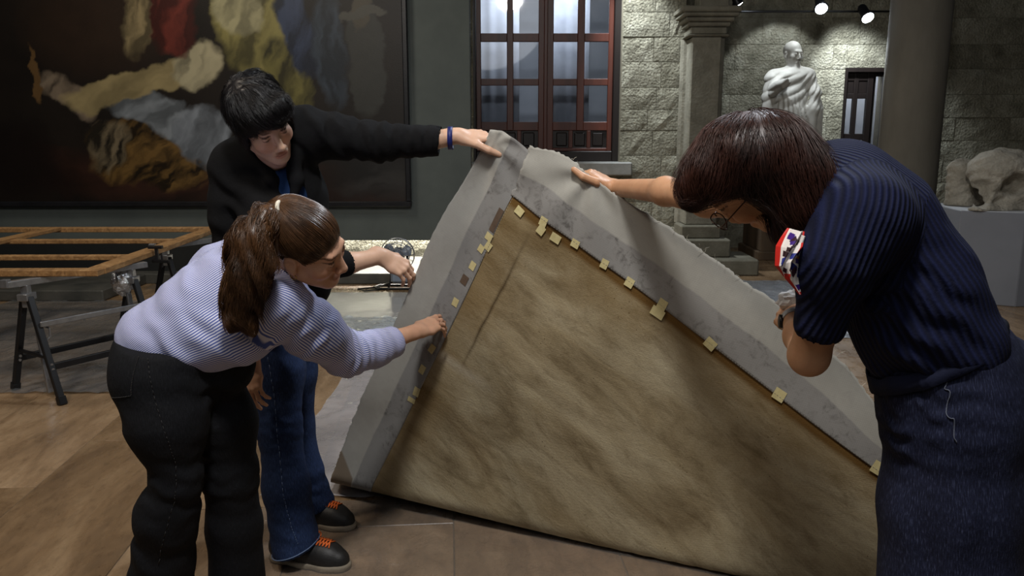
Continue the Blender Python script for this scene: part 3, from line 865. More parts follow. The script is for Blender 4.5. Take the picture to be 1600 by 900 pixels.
def sbar(name, a, b, w=.085, h=.036, dz=0):
    bm = bmesh.new(); bar(bm, sl(a) + Vector((0, 0, dz)), sl(b) + Vector((0, 0, dz)), w, h, bevel=.004); return bm_obj(name, bm, M_PINE, st)
zc = np.array([0, 0, -.012])
LF = 3.9
b_in = rdir * .045; e_in = edir * .045
sbar('frame_bar', B0 + b_in + zc, B0 + edir * LF + b_in + zc)
sbar('frame_bar', C0 - b_in + zc, C0 + edir * LF - b_in + zc)
sbar('frame_bar', B0 + rdir * .085 + e_in + zc, C0 - rdir * .085 + e_in + zc, .1)
sbar('frame_bar', B0 + edir * LF + e_in + zc, C0 + edir * LF + e_in + zc)
sbar('cross_bar', B0 + rdir * Lr * .28 + edir * .09 + zc, B0 + rdir * Lr * .28 + edir * LF + zc, .06, .03)
sbar('cross_bar', B0 + rdir * Lr * .64 + edir * .09 + zc, B0 + rdir * Lr * .64 + edir * LF + zc, .06, .03)
sbar('cross_bar', B0 + rdir * .09 + edir * 1.28 + zc, C0 - rdir * .09 + edir * 1.28 + zc, .085, .03, .012)
# foil wrapped round the trestle head and a dark clamp on the bar
def crumple(name, c, r, mat, label=None, cat=None, parent=None, seed=1, amp=.35, squash=(1, 1, 1)):
    bm = bmesh.new(); bmesh.ops.create_icosphere(bm, subdivisions=3, radius=1)
    rr = random.Random(seed); ph = [Vector((rr.uniform(-1, 1), rr.uniform(-1, 1), rr.uniform(-1, 1))).normalized() * rr.uniform(3, 7) for _ in range(7)]
    for v in bm.verts:
        k = 1 + amp * sum(abs(math.sin(v.co.dot(p) + i)) for i, p in enumerate(ph)) / 7 - amp * .5
        v.co = Vector((v.co.x * r * squash[0], v.co.y * r * squash[1], v.co.z * r * squash[2])) * k
    o = bm_obj(name, bm, mat, parent, False, c)
    if label: tag(o, label, cat)
    return o
fe = P(190, 441, 4.80)
crumple('foil_wrap', tuple(fe), .05, M_FOIL, 'crumpled silver foil wrapped round the right head of the front trestle', 'foil', None, 3, .8, (1.1, 1, 1.5))
bm = bmesh.new(); cp = B0 + rdir * Lr * .36 + np.array([.03, -.02, 0])
bar(bm, cp + np.array([-.05, 0, .03]), cp + np.array([.04, 0, .03]), .03, .02); bar(bm, cp + np.array([-.03, 0, -.06]), cp + np.array([.09, -.02, -.06]), .026, .02); bar(bm, cp + np.array([.0, 0, -.06]), cp + np.array([.0, 0, .03]), .02, .02); tube(bm, [cp + np.array([.03, 0, -.1]), cp + np.array([.03, 0, -.02])], .007, 8)
tag(bm_obj('clamp', bm, M_TBLK), 'small black clamp gripping the right bar of the wooden frame', 'clamp')

# ---- floor fan in front of the platform
fb = G(612, 449); fan = thing('floor_fan', 'small grey floor fan on a bent tube stand before the bright wall foot', 'fan', (fb[0] - .02, 7.45, 0))
M_FANP = simple('fan_plastic', lin(112, 122, 136), lin(132, 142, 156), 20, .4, bump=.02)
fh = P(622, 397, 7.5); fz = fh[2]; fx = fh[0] - (fb[0] - .02)
R = .16
for nm, yy in (('cage_front', -.05), ('cage_back', .05)):
    bm = bmesh.new()
    for rr in (R, R * .7, R * .4): tube(bm, [(fx + rr * math.cos(t * math.pi / 12), yy * (1.0 if rr < R else .4), fz + rr * math.sin(t * math.pi / 12)) for t in range(24)], .004, 5, True)
    for t in range(16):
        a = t * math.pi / 8; tube(bm, [(fx + .03 * math.cos(a), yy, fz + .03 * math.sin(a)), (fx + R * math.cos(a), yy * .4, fz + R * math.sin(a))], .0022, 4)
    bm_obj(nm, bm, M_STEEL, fan, True)
for k in range(3):
    bm = bmesh.new(); a0 = k * 2.094 + .4; vs = []
    for rr, hwid in ((.025, .25), (.08, .5), (.13, .42), (.145, .1)):
        vs.append([bm.verts.new((fx + rr * math.cos(a0 + s * hwid), s * .016, fz + rr * math.sin(a0 + s * hwid))) for s in (-1, 0, 1)])
    for A, Bv in zip(vs, vs[1:]):
        for j in range(2): bm.faces.new((A[j], A[j + 1], Bv[j + 1], Bv[j]))
    o = bm_obj('blade', bm, M_FANP, fan, True); md = o.modifiers.new('thick', 'SOLIDIFY'); md.thickness = .003
bm = bmesh.new(); lathe(bm, [(.03, -.06), (.036, -.05), (.036, .05), (.055, .06), (.055, .14), (.03, .16)], seg=16); bm.transform(Matrix.Translation((fx, 0, fz)) @ Matrix.Rotation(-math.pi / 2, 4, 'X')); bm_obj('motor', bm, M_FANP, fan, True)
bm = bmesh.new(); box(bm, (fx - .07, .0, .06), (fx + .1, .14, fz - .12), .02); bm_obj('column', bm, M_FANP, fan)
bm = bmesh.new(); tube(bm, [(fx - .2, -.02, .012), (fx + .22, -.02, .012), (fx + .26, .06, .012), (fx + .22, .16, .012), (fx - .2, .16, .012), (fx - .24, .06, .012)], .012, 8, True)
tube(bm, [(fx - .09, -.02, .012), (fx - .075, .05, .1), (fx - .07, .06, fz)], .01, 8); tube(bm, [(fx + .13, -.02, .012), (fx + .11, .05, .1), (fx + .08, .06, fz)], .01, 8)
bm_obj('tube_stand', bm, M_BLACK, fan, True)
bm = bmesh.new(); tube(bm, [(fx - .12, 0, .01), (fx - .3, -.12, .01), (fx - .38, -.02, .01), (fx - .2, .07, .01), (fx - .05, .1, .06)], .008, 6); bm_obj('power_cord', bm, M_BLACK, fan, True)

# ---- marble statue of a robed man on a wooden plinth
M_MARBLE = simple('white_marble', lin(158, 155, 147), lin(184, 182, 174), 6, .55, bump=.12, bscale=30, spec=.3)
YS = 9.65
def SP(x, y, dy=0.0): return P(x, y, YS + dy)
def robe(X):
    x = X[:, 0] - SP(1236, 150)[0]; z = X[:, 2]
    zs, zw = SP(1240, 113)[2], SP(1240, 158)[2]
    top = np.clip((zs - z) / .06, 0, 1); low = np.clip((zw + .12 - z) / .3, 0, 1)
    ang = np.arctan2(x, -(X[:, 1] - YS)) 
    v = np.abs(np.sin(ang * 9 + 1.6 * np.sin(z * 3.2) + .8 * np.sin(z * 7 + x * 9))) ** .8
    d = np.abs(np.sin((z * .85 - x * .75 - .9 * x * x) * 33 + .9 * np.sin(x * 13))) ** .7
    return -top * (.032 * (v - .5) * low + .022 * (d - .5) * (1 - low))
S = Sdf(robe)
ax = nrm(SP(1250, 150) - SP(1240, 150))
hd = SP(1239.5, 84)
head(S, hd + np.array([0, .02, .0]), (.34, -.93, -.08), (0, -.05, 1), 1.26)
S.cone(hd + [0, .02, -.06], SP(1238, 114), .055, .062, k=.025)
sh0, sh1 = SP(1209, 122), SP(1262, 118)
S.cone(sh0, sh1, .095, .085, k=.05); S.cone(SP(1222, 124), SP(1250, 122), .12, k=.06)
S.chain([SP(1236, 125), SP(1236, 150), SP(1236, 185), SP(1234, 225), SP(1234, 275)], [.15, .17, .2, .22, .23], .05, (0, 1, 0), 1.25)
S.chain([SP(1210, 122), SP(1204, 150), SP(1203, 190), SP(1204, 240)], [.09, .09, .085, .08], .04)          # cloak at the left
S.chain([SP(1214, 128, -.1), SP(1209, 142, -.15), SP(1218, 131, -.3)], [.065, .058, .042], .03)             # bent arm
S.chain([SP(1214, 136, -.2), SP(1226, 131, -.33)], [.055, .042], .03)
S.chain([SP(1224, 131, -.34), SP(1233, 127, -.4)], [.045, .02], .02); S.chain([SP(1224, 130, -.36), SP(1229, 125, -.4)], [.025, .012], .01)
S.chain([SP(1262, 120), SP(1266, 135), SP(1275, 145, -.1)], [.085, .075, .06], .03)                        # lowered arm
S.chain([SP(1274, 146, -.1), SP(1272, 170, -.08), SP(1268, 225), SP(1266, 270)], [.045, .085, .1, .1], .03)
S.plane((0, 0, SP(1235, 275)[2] - .18), (0, 0, -1))
statue = sdf_obj('statue', S, .0085, M_MARBLE, None, None, 1, None, 3.0)
tag(statue, 'white marble statue of a robed man with one raised forearm', 'statue')
zst = SP(1235, 275)[2] - .2
sb = SP(1234, 275)
M_CRATE = simple('brown_board', lin(72, 58, 44), lin(96, 78, 58), 6, .7, bump=.2, stretch=(1, 1, .2))
pl = thing('statue_plinth', 'brown boarded plinth carrying the white statue', 'plinth', (sb[0], YS, 0))
bm = bmesh.new(); box(bm, (-.42, -.36, .1), (.42, .36, zst + .02), .01); bm_obj('core', bm, M_CRATE, pl)
for k in range(4):
    bm = bmesh.new(); w = .84 / 4; box(bm, (-.42 + k * w + .003, -.385, .1), (-.42 + (k + 1) * w - .003, -.36, zst - .02), .004); bm_obj('board', bm, M_CRATE, pl)
bm = bmesh.new(); box(bm, (-.46, -.42, 0), (.46, .4, .1), .008); bm_obj('skirting', bm, M_CRATE, pl)

# ---- stone fragments on a grey plinth at the right
M_GREY = simple('grey_plinth_paint', lin(116, 118, 124), lin(124, 126, 132), 3, .7, bump=.03)
YPL = 6.75
q0 = G(1487, 470); zt = P(1500, 332, YPL)[2]
gp = thing('display_plinth', 'pale grey painted plinth under the two stone fragments', 'plinth', (q0[0] + .6, YPL + .5, 0))
bm = bmesh.new()
pts = [(-.62, -.35), (-.2, -.58), (.8, -.5), (.8, .42), (-.5, .42)]
lo = [bm.verts.new((x, y, .0)) for x, y in pts]; up = [bm.verts.new((x, y, zt)) for x, y in pts]
bm.faces.new(up)
bm.faces.new(lo[::-1])
for i in range(5): bm.faces.new((lo[i], lo[(i + 1) % 5], up[(i + 1) % 5], up[i]))
bmesh.ops.bevel(bm, geom=list(bm.edges), offset=.006, segments=1, affect='EDGES'); bm_obj('body', bm, M_GREY, gp)
bm = bmesh.new(); lp = [(x * .99, y * .985) for x, y in pts]; lo = [bm.verts.new((x, y, zt - .001)) for x, y in lp]; up = [bm.verts.new((x, y, zt + .003)) for x, y in lp]; bm.faces.new(up); bm.faces.new(lo[::-1])
for i in range(5): bm.faces.new((lo[i], lo[(i + 1) % 5], up[(i + 1) % 5], up[i]))
bm_obj('top_plate', bm, simple('white_plinth_top', lin(190, 192, 196), lin(200, 202, 206), 4, .6, bump=.02), gp)
M_ANC = stone_mat('weathered_limestone', lin(128, 122, 110), lin(160, 154, 142), lin(184, 178, 166))
M_ANC.node_tree.nodes['Bump'].inputs['Strength'].default_value = .6
f1 = lambda x, y, d: P(x, y, YPL + d)
def pit(X): return .012 * np.sin(X[:, 0] * 31 + 2 * np.sin(X[:, 2] * 23)) * np.sin(X[:, 2] * 37 + X[:, 1] * 19)
S = Sdf(pit)
S.cone(f1(1502, 265, .62), f1(1502, 326, .62), .1, .115, k=.05, w=(1, 0, 0), f=.8); S.cone(f1(1525, 264, .7), f1(1525, 326, .7), .1, .12, k=.08)
S.plane((0, 0, zt + .004), (0, 0, -1))
tag(sdf_obj('stone_block', S, .014, M_ANC, None), 'upright pale stone block behind the hollowed carving on the plinth', 'stone')
S = Sdf(pit)
S.ell(f1(1568, 268, .3), (.3, .24, .2), k=.06); S.chain([f1(1545, 262, .28), f1(1537, 300, .2), f1(1528, 330, .14)], [.13, .07, .05], .05)
S.chain([f1(1525, 329, .12), f1(1600, 331, .2)], [.055, .08], .05); S.ell(f1(1595, 300, .28), (.3, .2, .17), k=.08); S.ell(f1(1640, 285, .3), (.24, .22, .24), k=.05)
S.ell(f1(1543, 303, .08), (.075, .26, .13), k=.03, neg=True); S.ell(f1(1604, 292, -.02), (.15, .26, .11), k=.04, neg=True)
S.plane((0, 0, zt + .004), (0, 0, -1))
tag(sdf_obj('carved_stone', S, .014, M_ANC, None), 'weathered stone animal carving with deep hollows on the grey plinth', 'sculpture')
w0 = P(1478, 366, 8.3)
bm = bmesh.new(); box(bm, (w0[0] + .15, 8.85, 0), (w0[0] + .75, 9.3, P(1470, 357, 8.85)[2]), .006)
tag(bm_obj('white_block', bm, M_WHITE), 'low white display block behind the grey plinth and the column', 'plinth')
# ============================================================ THE BIG UNSTRETCHED CANVAS
# plane of the lifted flap: through its lifted picture corner and two points of the fold
O3 = P(803, 300, 2.62); FL = G(578, 760, .10); FRp = G(1150, 896, .03)
NP_ = nrm(np.cross(FL - O3, FRp - O3))
if NP_[1] > 0: NP_ = -NP_                              # towards the photographer
def onplane(px, py):
    o = np.array([0, 0, CAM_H]); r = P(px, py, 1.0) - o
    return o + r * (((O3 - o) @ NP_) / (r @ NP_))
UQ = nrm(onplane(590, 733) - O3)                       # down the left picture edge
VP = nrm(onplane(1378, 733) - O3)                      # along the upper right picture edge
Bm = np.stack([VP, UQ], 1)
def mat_pq(px, py):
    d = onplane(px, py) - O3
    s, *_ = np.linalg.lstsq(Bm, d, rcond=None); return s
fold_dir = nrm(FRp - FL); DOWN = nrm(np.cross(fold_dir, NP_)); DOWN = DOWN if DOWN[2] < 0 else -DOWN
BACKN = -NP_
RC = .075
S0 = (FL - O3) @ DOWN - .02                            # where the roll starts
tb = nrm(np.array([BACKN[0], BACKN[1], 0.0])); PHI = math.acos(np.clip(DOWN @ tb, -1, 1))
def canvas_pos(p, q, off=0.0):
    """material coordinates (m) to the hall: flat flap, roll along the fold, then back along the floor"""
    p = np.asarray(p, float); q = np.asarray(q, float)
    X = O3 + p[..., None] * VP + q[..., None] * UQ
    s = (X - O3) @ DOWN
    ex = np.clip(s - S0, 0, None)
    # soft sag of the hanging cloth
    und = .022 * np.sin(2.2 * p + 3.1 * q) * np.clip(q, 0, 1) + .010 * np.sin(5.1 * p - 3.3 * q + .8) + .003 * np.sin(11 * (p + .6 * q) + 1.5 * np.sin(4 * q))
    und = und + .012 * np.sin(7.5 * (q - .75 * p) + .6) * np.clip(p + .1, 0, 1) + .003 * np.sin(17 * q + 4 * np.sin(5 * p)) * np.exp(-((p + .12) / .12) ** 2)
    fade = np.clip((S0 - s) / .35, 0, 1)
    # gathers pulled to the two holding hands
    for (hp, hq) in HANDS:
        rr = np.hypot(p - hp, q - hq); und = und + .008 * np.sin(7 * np.arctan2(q - hq, p - hp) + 1) * np.exp(-rr / .3) * np.clip(rr / .08, 0, 1)
    fold = np.minimum(ex, PHI * RC); phi = fold / RC
    tail = ex - fold
    base = X - DOWN * ex[..., None]
    Y = base + RC * np.sin(phi)[..., None] * DOWN + (RC * (1 - np.cos(phi)))[..., None] * BACKN
    Y = Y + tail[..., None] * tb
    nn = np.cos(phi)[..., None] * NP_ + np.sin(phi)[..., None] * DOWN
    Y = Y + nn * (und * fade + off)[..., None]
    z0 = np.where(tail > 0, np.maximum(.018, Y[..., 2] - tail * .25), Y[..., 2])
    Y[..., 2] = np.maximum(np.where(tail > 0, z0, Y[..., 2]), .018 + off * .5)
    return Y
HANDS = [mat_pq(775, 222), mat_pq(925, 272)]
WP_L = np.array([mat_pq(*c) for c in ((772, 202), (752, 222), (720, 265), (692, 318), (672, 372), (645, 440), (590, 570), (550, 660), (518, 745))])   # outer rim, left lining
WP_R = np.array([mat_pq(*c) for c in ((836, 229), (862, 233), (892, 248), (960, 300), (1060, 365), (1150, 430), (1230, 482), (1330, 580), (1390, 660))])
def width_left(q): return np.interp(q, WP_L[:, 1], WP_L[:, 0])
def width_top(p): return np.interp(p, WP_R[:, 0], WP_R[:, 1])
QL, PL = 2.7, 2.15
def grid(pf, qf, nu, nv):
    i, j = np.meshgrid(np.arange(nu), np.arange(nv), indexing='ij')
    k = (np.arange((nu - 1))[:, None] * nv + np.arange(nv - 1)[None]).ravel()
    return i / (nu - 1), j / (nv - 1), np.stack([k, k + nv, k + nv + 1, k + 1], 1)
def dense(t, s0=.0, lo=0.0, hi=1.0): return lo + (hi - lo) * t

M_WEAVE = NT('old_canvas_back'); t = M_WEAVE
pq = t.attr('pq'); mp = t.n('ShaderNodeMapping'); t.l(pq, mp.inputs[0]); mp.inputs['Rotation'].default_value = (0, 0, -.55); mp.inputs['Scale'].default_value = (1.0, 2.6, 1)
big = t.noise(1.9, 7, .62, mp.outputs[0], .8); med = t.noise(6.5, 7, .68, mp.outputs[0], .5); fine = t.noise(140, 3, .7, pq)
c = t.ramp(big, [(.27, lin(110, 94, 69)), (.45, lin(150, 137, 110)), (.6, lin(170, 159, 133)), (.8, lin(185, 176, 152))])
c = t.mix(.75, c, t.ramp(med, [(.3, (.52, .47, .4, 1)), (.5, (.95, .93, .9, 1)), (.75, (1.16, 1.14, 1.08, 1))]), 'MULTIPLY')
c = t.mix(.45, c, t.ramp(fine, [(.3, (.72, .7, .66, 1)), (.7, (1.15, 1.14, 1.12, 1))]), 'MULTIPLY')
p_, q_, _z = t.sep(pq)
# brown tide line where the old tacking margin was
edge = t.math('MINIMUM', p_, q_)
ln = t.ramp(t.math('ADD', q_, t.math('MULTIPLY', t.math('SUBTRACT', t.noise(9, 4, .6, pq), .5), .012)), [(0.0, (1, 1, 1, 1)), (.034, (1, 1, 1, 1)), (.05, (0, 0, 0, 1))])
c = t.mix(ln, c, lin(86, 58, 30))
lv = t.ramp(t.math('ADD', edge, t.math('MULTIPLY', t.math('SUBTRACT', t.noise(5, 5, .65, pq), .5), .22)), [(.0, (1, 1, 1, 1)), (.08, (.7, .7, .7, 1)), (.17, (0, 0, 0, 1))])
c = t.mix(t.math('MULTIPLY', lv, .5), c, lin(118, 92, 48))
# dark crease parallel to the left margin, pale scraped line, speckles of old glue
cr = t.ramp(t.math('ABSOLUTE', t.math('SUBTRACT', p_, t.math('ADD', .115, t.math('MULTIPLY', t.math('SUBTRACT', t.noise(4, 3, .6, pq), .5), .03)))), [(.0, (1, 1, 1, 1)), (.004, (.5, .5, .5, 1)), (.01, (0, 0, 0, 1))])
cr = t.math('MULTIPLY', cr, t.ramp(t.math('ABSOLUTE', t.math('SUBTRACT', q_, .38)), [(.1, (1, 1, 1, 1)), (.34, (0, 0, 0, 1))]))
c = t.mix(t.math('MULTIPLY', cr, .8), c, lin(60, 44, 26))
sc = t.ramp(t.math('ABSOLUTE', t.math('SUBTRACT', t.math('SUBTRACT', q_, .66), t.math('MULTIPLY', p_, -.1))), [(.0, (1, 1, 1, 1)), (.03, (0, 0, 0, 1))])
sc = t.math('MULTIPLY', t.math('MULTIPLY', sc, t.ramp(p_, [(.16, (1, 1, 1, 1)), (.28, (0, 0, 0, 1))])), t.noise(60, 5, .7, pq))
c = t.mix(t.math('MULTIPLY', sc, .9), c, lin(196, 186, 166))
vo = t.n('ShaderNodeTexVoronoi'); vo.inputs['Scale'].default_value = 55; t.l(pq, vo.inputs['Vector'])
spk = t.math('MULTIPLY', t.ramp(vo.outputs['Distance'], [(.07, (1, 1, 1, 1)), (.14, (0, 0, 0, 1))]), t.ramp(t.noise(2.6, 4, .6, mp.outputs[0]), [(.52, (0, 0, 0, 1)), (.62, (1, 1, 1, 1))]))
c = t.mix(t.math('MULTIPLY', spk, .8), c, lin(70, 50, 28))
wv = t.math('MULTIPLY', t.math('SINE', t.math('MULTIPLY', p_, 1500.0)), t.math('SINE', t.math('MULTIPLY', q_, 1500.0)))
M_WEAVE.set(c, .88, 0, .15, t.math('ADD', t.math('MULTIPLY', med, 3.0), t.math('ADD', fine, t.math('MULTIPLY', wv, .15))), .3, .006)

def lining_mat(name, c1, c2, cd, ripple):
    t = NT(name); pq = t.attr('pq'); fr = t.attr('frac', 'Fac')
    n1 = t.noise(7, 6, .65, pq); n2 = t.noise(30, 6, .72, pq, .6); w = t.math('MULTIPLY', t.math('ADD', t.noise(700, 2, .6, pq), t.math('MULTIPLY', t.math('SINE', t.math('MULTIPLY', t.sep(pq)[0], 1700.0)), t.math('SINE', t.math('MULTIPLY', t.sep(pq)[1], 1700.0)))), .6)
    c = t.ramp(n1, [(.3, c1), (.7, c2)])
    inner = t.ramp(t.math('ADD', fr, t.math('MULTIPLY', t.math('SUBTRACT', n1, .5), .06)), [(.44, (1, 1, 1, 1)), (.47, (0, 0, 0, 1))])
    c = t.mix(t.math('MULTIPLY', inner, .9), c, cd)
    sm = t.math('MULTIPLY', t.ramp(n2, [(.5, (0, 0, 0, 1)), (.66, (1, 1, 1, 1))]), t.math('ADD', .12, t.math('MULTIPLY', inner, .6)))
    c = t.mix(t.math('MULTIPLY', sm, t.ramp(n1, [(.4, (0, 0, 0, 1)), (.6, (1, 1, 1, 1))])), c, lin(78, 74, 70))
    c = t.mix(.5, c, t.ramp(w, [(.3, (.82, .82, .8, 1)), (.7, (1.1, 1.1, 1.08, 1))]), 'MULTIPLY')
    x, y, z = t.sep(pq)
    if ripple == 'q':
        br = t.math('MULTIPLY', t.ramp(t.math('SUBTRACT', t.math('ADD', y, t.math('MULTIPLY', fr, .14)), QBR), [(.0, (0, 0, 0, 1)), (.012, (1, 1, 1, 1))]), t.ramp(fr, [(.48, (0, 0, 0, 1)), (.5, (1, 1, 1, 1))]))
        c = t.mix(t.math('MULTIPLY', br, .75), c, lin(120, 100, 76))
    rp = t.math('SINE', t.math('ADD', t.math('MULTIPLY', y if ripple == 'q' else x, 120.0), t.math('MULTIPLY', t.noise(6, 3, .6, pq), 9.0)))
    t.set(c, .85, 0, .15, t.math('ADD', t.math('MULTIPLY', rp, .3), t.math('ADD', t.math('MULTIPLY', n2, .4), w)), .14, .004); return t.m
QBR = float(mat_pq(555, 742)[1]) + .085
M_LIN_L = lining_mat('linen_lining_left', lin(160, 158, 152), lin(174, 172, 166), lin(136, 135, 134), 'q')
M_LIN_T = lining_mat('linen_lining_top', lin(164, 162, 155), lin(177, 175, 168), lin(146, 144, 142), 'p')

def sheet(name, p, q, F, mats, parent, off, thick, frac=None):
    V = canvas_pos(p, q, off).reshape(-1, 3)
    at = {'pq': np.stack([p.ravel(), q.ravel(), 0 * p.ravel()], 1)}
    if frac is not None: at['frac'] = frac.ravel()
    o = link(name, np_mesh(name, V - np.array(parent.location), F[:, ::-1], mats, True, at), parent)
    md = o.modifiers.new('thickness', 'SOLIDIFY'); md.thickness = thick; md.offset = -1; return o
cv = thing('unstretched_canvas', 'huge unstretched canvas painting, its brown back and pale linen borders lifted off the floor', 'canvas', (0.0, 2.75, 0))
a, b, F = grid(None, None, 130, 170)
p, q = a * 2.3, b * QL
sheet('canvas_back', p, q, F, [M_WEAVE.m], cv, 0.0, .0015)
# left lining strip (frayed outer rim)
a, b, F = grid(None, None, 30, 260)
qmin = HANDS[0][1] - .075
q = qmin + b * (QL - qmin); fray = (fbm(b * 20, b * 3, 5) - .5) * .010 + .0012 * rng.standard_normal(b.shape) * (a < .01)
w = width_left(q) + fray
top_a = np.array([0, .3, .62, .8, 1.0]); top_pq = np.array([mat_pq(*c) for c in ((768, 202), (786, 204), (806, 216), (832, 240), (806, 297))])
tp, tq = np.interp(a, top_a, top_pq[:, 0]), np.interp(a, top_a, top_pq[:, 1])
q2 = tq + b * (QL - tq); w = width_left(q2) + fray
bl = np.clip(b * 5.2, 0, 1); bl = bl * bl * (3 - 2 * bl)
p = tp * (1 - bl) + (.012 + (1 - a) * (w - .012)) * bl
sheet('lining_strip', p, q2, F, [M_LIN_L], cv, .0018, .0012, frac=(1 - a))
# upper right lining strip, torn at its start
a, b, F = grid(None, None, 260, 26)
p0 = WP_R[0][0] - .012
ps = p0 * (1 - b) + .0 * b; p = ps + a * (PL - ps)
w = width_top(p) + (fbm(a * 30, a * 2, 9) - .5) * .014 + .0015 * rng.standard_normal(a.shape) * (b < .01)
q = .012 + (1 - b) * (w - .012)
p = p + (1 - a) ** 30 * .02 * (fbm(b * 12, b, 2) - .5)
sheet('lining_strip', p, q, F, [M_LIN_T], cv, .0042, .0012, frac=(1 - b))
# loose threads along the frayed rim
bm = bmesh.new()
for k in range(70):
    pp = random.uniform(.12, 2.0); qq = float(width_top(pp))
    A = canvas_pos(np.array([pp]), np.array([qq]), .004)[0] - np.array(cv.location)
    d = np.array([random.uniform(-1, 1) * .012, random.uniform(-.01, .004), random.uniform(.0, .014)])
    tube(bm, [A, A + d, A + d * 1.6 + np.array([random.uniform(-.008, .008), 0, -.002])], .0004, 3)
for k in range(20):
    qq = random.uniform(.4, 1.3); pp = float(width_left(qq))
    A = canvas_pos(np.array([pp]), np.array([qq]), .002)[0] - np.array(cv.location)
    tube(bm, [A, A + np.array([-random.uniform(.004, .016), 0, random.uniform(-.014, .008)])], .0005, 3)
tag(bm_obj('loose_thread', bm, simple('linen_thread', lin(206, 200, 184)), cv), kind='stuff')
# paper tabs glued along the old edges
M_TAB = simple('yellowed_paper', lin(196, 182, 130), lin(212, 200, 150), 60, .8, bump=.05)
M_TABD = simple('brown_paper', lin(84, 68, 56), lin(100, 82, 66), 60, .8, bump=.05)
def tab(px, py, w, h, rot, m, lab=None, off=.0034):
    c = mat_pq(px, py); r = np.array([[math.cos(rot), -math.sin(rot)], [math.sin(rot), math.cos(rot)]])
    a, b, F = grid(None, None, 4, 4)
    k = np.zeros((2,) + a.shape)
    l = np.stack([(a - .5) * w, (b - .5) * h], -1) @ r.T
    o = sheet('paper_tab', c[0] + l[..., 0] + k[0], c[1] + l[..., 1] + k[1], F, [m], cv, off, .0003)
    o.data.polygons.foreach_set('use_smooth', [False] * len(o.data.polygons))
    if lab: tag(o, lab)
for px, py, w, h in ((814, 329, .03, .026), (852, 345, .026, .03), (848, 358, .026, .03), (870, 371, .034, .028), (900, 380, .028, .026), (945, 412, .024, .03), (983, 442, .028, .03), (1033, 479, .03, .045), (1027, 489, .045, .03), (1110, 537, .036, .034), (1218, 615, .036, .036), (1372, 730, .036, .04),
                     (766, 369, .026, .026), (765, 384, .024, .03), (753, 388, .022, .026), (739, 415, .022, .03), (712, 472, .022, .03), (675, 545, .022, .034), (660, 577, .022, .034), (651, 612, .024, .036), (643, 625, .03, .02)):
    tab(px, py, w, h, rng.uniform(-.15, .15), M_TAB, None, .0058 if px > 800 else .0036)
tab(778, 343, .02, .085, .0, M_TABD, 'long brown paper tab'); tab(726, 437, .026, .034, 0, M_TABD, 'brown paper tab')
# stitched seam along the linings
bm = bmesh.new()
qs = np.linspace(-.02, 1.9, 400); S_ = canvas_pos(np.full(400, .008), qs, .0045) - np.array(cv.location)
for i in range(0, 399, 2): tube(bm, [S_[i], S_[i + 1]], .0007, 3)
ps = np.linspace(0, 1.95, 400); S_ = canvas_pos(ps, np.full(400, .008), .0065) - np.array(cv.location)
for i in range(0, 399, 2): tube(bm, [S_[i], S_[i + 1]], .0007, 3)
tag(bm_obj('seam_thread', bm, simple('seam_cotton', lin(150, 146, 136)), cv), kind='stuff')

# ---- clear plastic film spread under the work
def film(name, x0, x1, y0, y1, z, nx, ny, amp, label, seed, tint, alpha, bump=.55):
    X, Y = np.meshgrid(np.linspace(x0, x1, nx), np.linspace(y0, y1, ny), indexing='ij')
    rid = np.abs(fbm(X * 5, Y * 3.2, seed) - .48) ; rid2 = np.abs(fbm(X * 13 + Y * 5, Y * 9, seed + 9) - .48)
    Z = z + amp * (.9 * (1 - np.clip(rid * 9, 0, 1)) + .5 * (1 - np.clip(rid2 * 9, 0, 1)))
    k = (np.arange(nx - 1)[:, None] * ny + np.arange(ny - 1)[None]).ravel()
    F = np.stack([k, k + ny, k + ny + 1, k + 1], 1)
    t = NT(name + '_plastic'); tr = t.n('ShaderNodeBsdfTransparent'); tr.inputs[0].default_value = (.97, .98, 1, 1)
    gl = t.n('ShaderNodeBsdfGlossy'); gl.inputs['Roughness'].default_value = .14; gl.inputs[0].default_value = (.9, .94, 1, 1)
    df = t.n('ShaderNodeBsdfDiffuse'); df.inputs[0].default_value = tint
    m1 = t.n('ShaderNodeMixShader'); m1.inputs[0].default_value = alpha; t.l(tr.outputs[0], m1.inputs[1]); t.l(df.outputs[0], m1.inputs[2])
    fr = t.n('ShaderNodeFresnel'); fr.inputs[0].default_value = 1.4
    co = t.coord('Object', (1, .6, 1)); b = t.n('ShaderNodeBump'); b.inputs['Strength'].default_value = bump; b.inputs['Distance'].default_value = .02
    nz = t.noise(9, 5, .6, co, 1.5); t.l(nz, b.inputs['Height']); t.l(b.outputs[0], gl.inputs['Normal']); t.l(b.outputs[0], fr.inputs['Normal'])
    m2 = t.n('ShaderNodeMixShader'); t.l(t.math('MULTIPLY', fr.outputs[0], .9), m2.inputs[0]); t.l(m1.outputs[0], m2.inputs[1]); t.l(gl.outputs[0], m2.inputs[2])
    t.l(m2.outputs[0], t.out.inputs[0]); t.t.nodes.remove(t.b)
    o = link(name, np_mesh(name, np.stack([X, Y, Z], -1).reshape(-1, 3), F, [t.m], True)); tag(o, label, 'plastic sheet'); return o
film('plastic_sheet', -1.02, 1.86, 3.02, 6.22, .003, 150, 140, .010, 'wide crinkled plastic film behind the lifted canvas, its reflected light painted whitish', 3, (.62, .61, .64, 1), .42)  # pale tint and stronger opacity paint light reflected by the film
film('plastic_sheet', -.98, 2.6, 2.0, 3.0, .002, 130, 60, .008, 'thin clear plastic film on the floor in front of the canvas fold', 44, (.5, .47, .44, 1), .12)
film('plastic_sheet', -1.85, -.5, 5.3, 6.2, .018, 90, 70, .018, 'folded whitish plastic film lying behind the striped shirt sleeve', 14, (.62, .7, .74, 1), .45)
